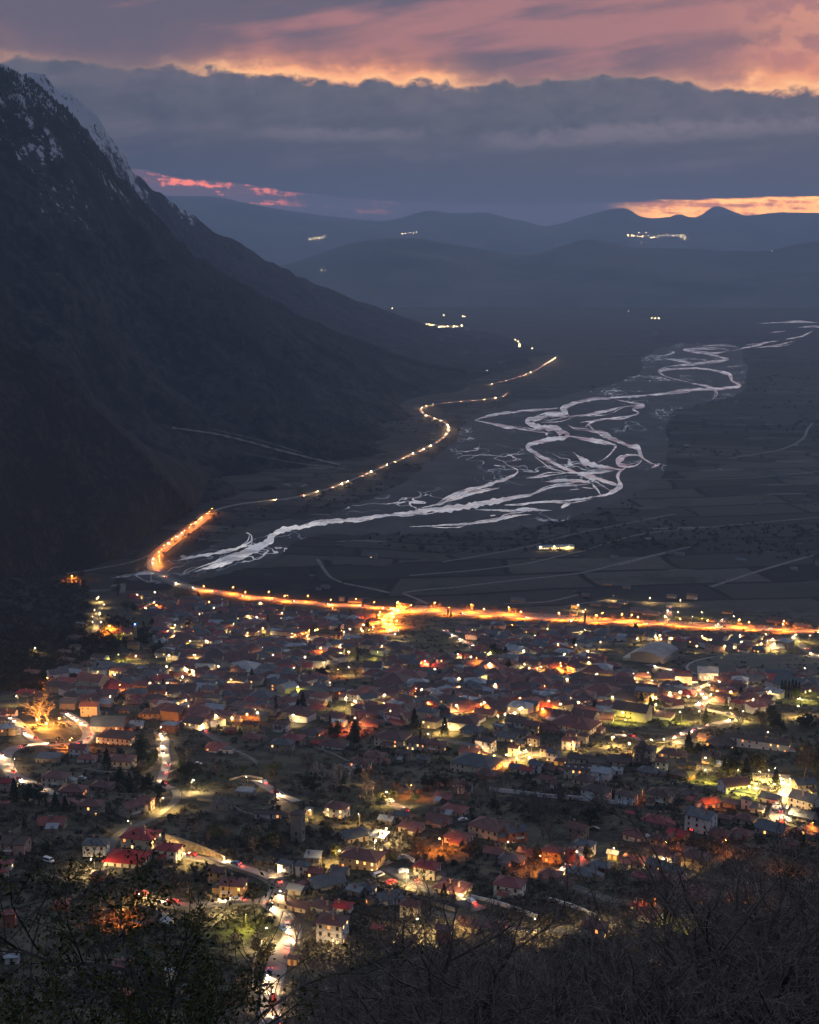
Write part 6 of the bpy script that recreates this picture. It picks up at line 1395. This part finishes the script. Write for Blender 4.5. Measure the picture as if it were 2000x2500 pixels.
for i, (px, tp, y0, j, lab) in enumerate(((20,2110,15,0,'dark leafy evergreen filling the lower left corner'),(230,2000,15.5,1,'tallest leafy evergreen, its crown over the scarlet-roofed complex'),(330,2190,18,0,'leafy evergreen leaning toward the walled road'),(-60,2180,12.5,1,'leafy evergreen cut by the left picture edge'),
    (120,2360,12,0,'low leafy evergreen in front of the tallest one'),(280,2380,13,1,'low leafy evergreen beneath the bare twigs'),(500,2290,17,1,'thin leafy evergreen nearest the red-streaked road'),(1870,2070,42,0,'dark green evergreen standing among bare twigs at right'),(1640,2225,48,1,'rounded evergreen in the thicket beside the tiled roofs'),(1500,2400,30,0,'low evergreen bush at the bottom of the thicket'))):
    dr = ray(px, tp); dr = dr / dr.y; x0 = dr.x * y0; g = T(x0, y0); H = CZ + dr.z * y0 - g
    t, c = NLf[j]; s = H / zmax(t, c); r = bpy.data.objects.new('evergreen_tree', None); C.objects.link(r); r.location = (x0, y0, g); r.rotation_euler = (0, 0, (.3, 1.2, 2.6, 4.0, 5.1, .9, 3.3, 1, 2, 3)[i]); w_ = (.55 if px > 450 else 1.0) if px < 600 else .6; r.scale = (s * w_, s * w_, s)
    link('trunk', t, r); link('leaves', c, r); thing(r, 'tree', '', px, tp, label=lab)
# ------------------------------------------------------------------ labels: kind, place, and the order from the left where several alike stand together
ORD = 'first second third fourth fifth sixth seventh eighth ninth tenth eleventh twelfth thirteenth fourteenth fifteenth sixteenth seventeenth eighteenth nineteenth twentieth twenty-first twenty-second twenty-third twenty-fourth twenty-fifth twenty-sixth twenty-seventh twenty-eighth twenty-ninth thirtieth'.split()
def ordw(i): return ORD[i] if i < 30 else 'number %d' % (i + 1)
gr_ = {}
for it in ITEMS: gr_.setdefault((it[1], it[2]), []).append(it)
for (noun, zone), L in gr_.items():
    L.sort(key=lambda t: pix(t[0].location)[0])
    for i, t in enumerate(L):
        if len(L) == 1: s = noun + ' ' + zone
        elif len(L) == 2: s = ('left' if i == 0 else 'right') + ' one of two: ' + noun + ' ' + zone
        else: s = ordw(i) + ' from left, ' + noun + ' ' + zone
        w = s.split()
        if len(w) > 16: w = [q for q in w if q not in ('with', 'the', 'its')][:16]; s = ' '.join(w)
        t[0]['label'] = s
print('lights', NL, 'cars', NC, 'objects', len(bpy.data.objects))
# ------------------------------------------------------------------ the air
hz = MB(); hz.box(-14500, 14500, -330, 30800, -6, 1260)
hm = bpy.data.materials.new('haze_air'); hm.use_nodes = True; hn = hm.node_tree; hn.nodes.clear()
pv = hn.nodes.new('ShaderNodeVolumePrincipled'); pv.inputs['Color'].default_value = (0.56, 0.72, 1.0, 1); pv.inputs['Density'].default_value = 5.2e-5; pv.inputs['Anisotropy'].default_value = 0.2
ho = hn.nodes.new('ShaderNodeOutputMaterial'); hn.links.new(pv.outputs[0], ho.inputs['Volume'])
struct('haze', hz.mesh('haze', hm), 'stuff', 'thin blue evening haze filling the valley')
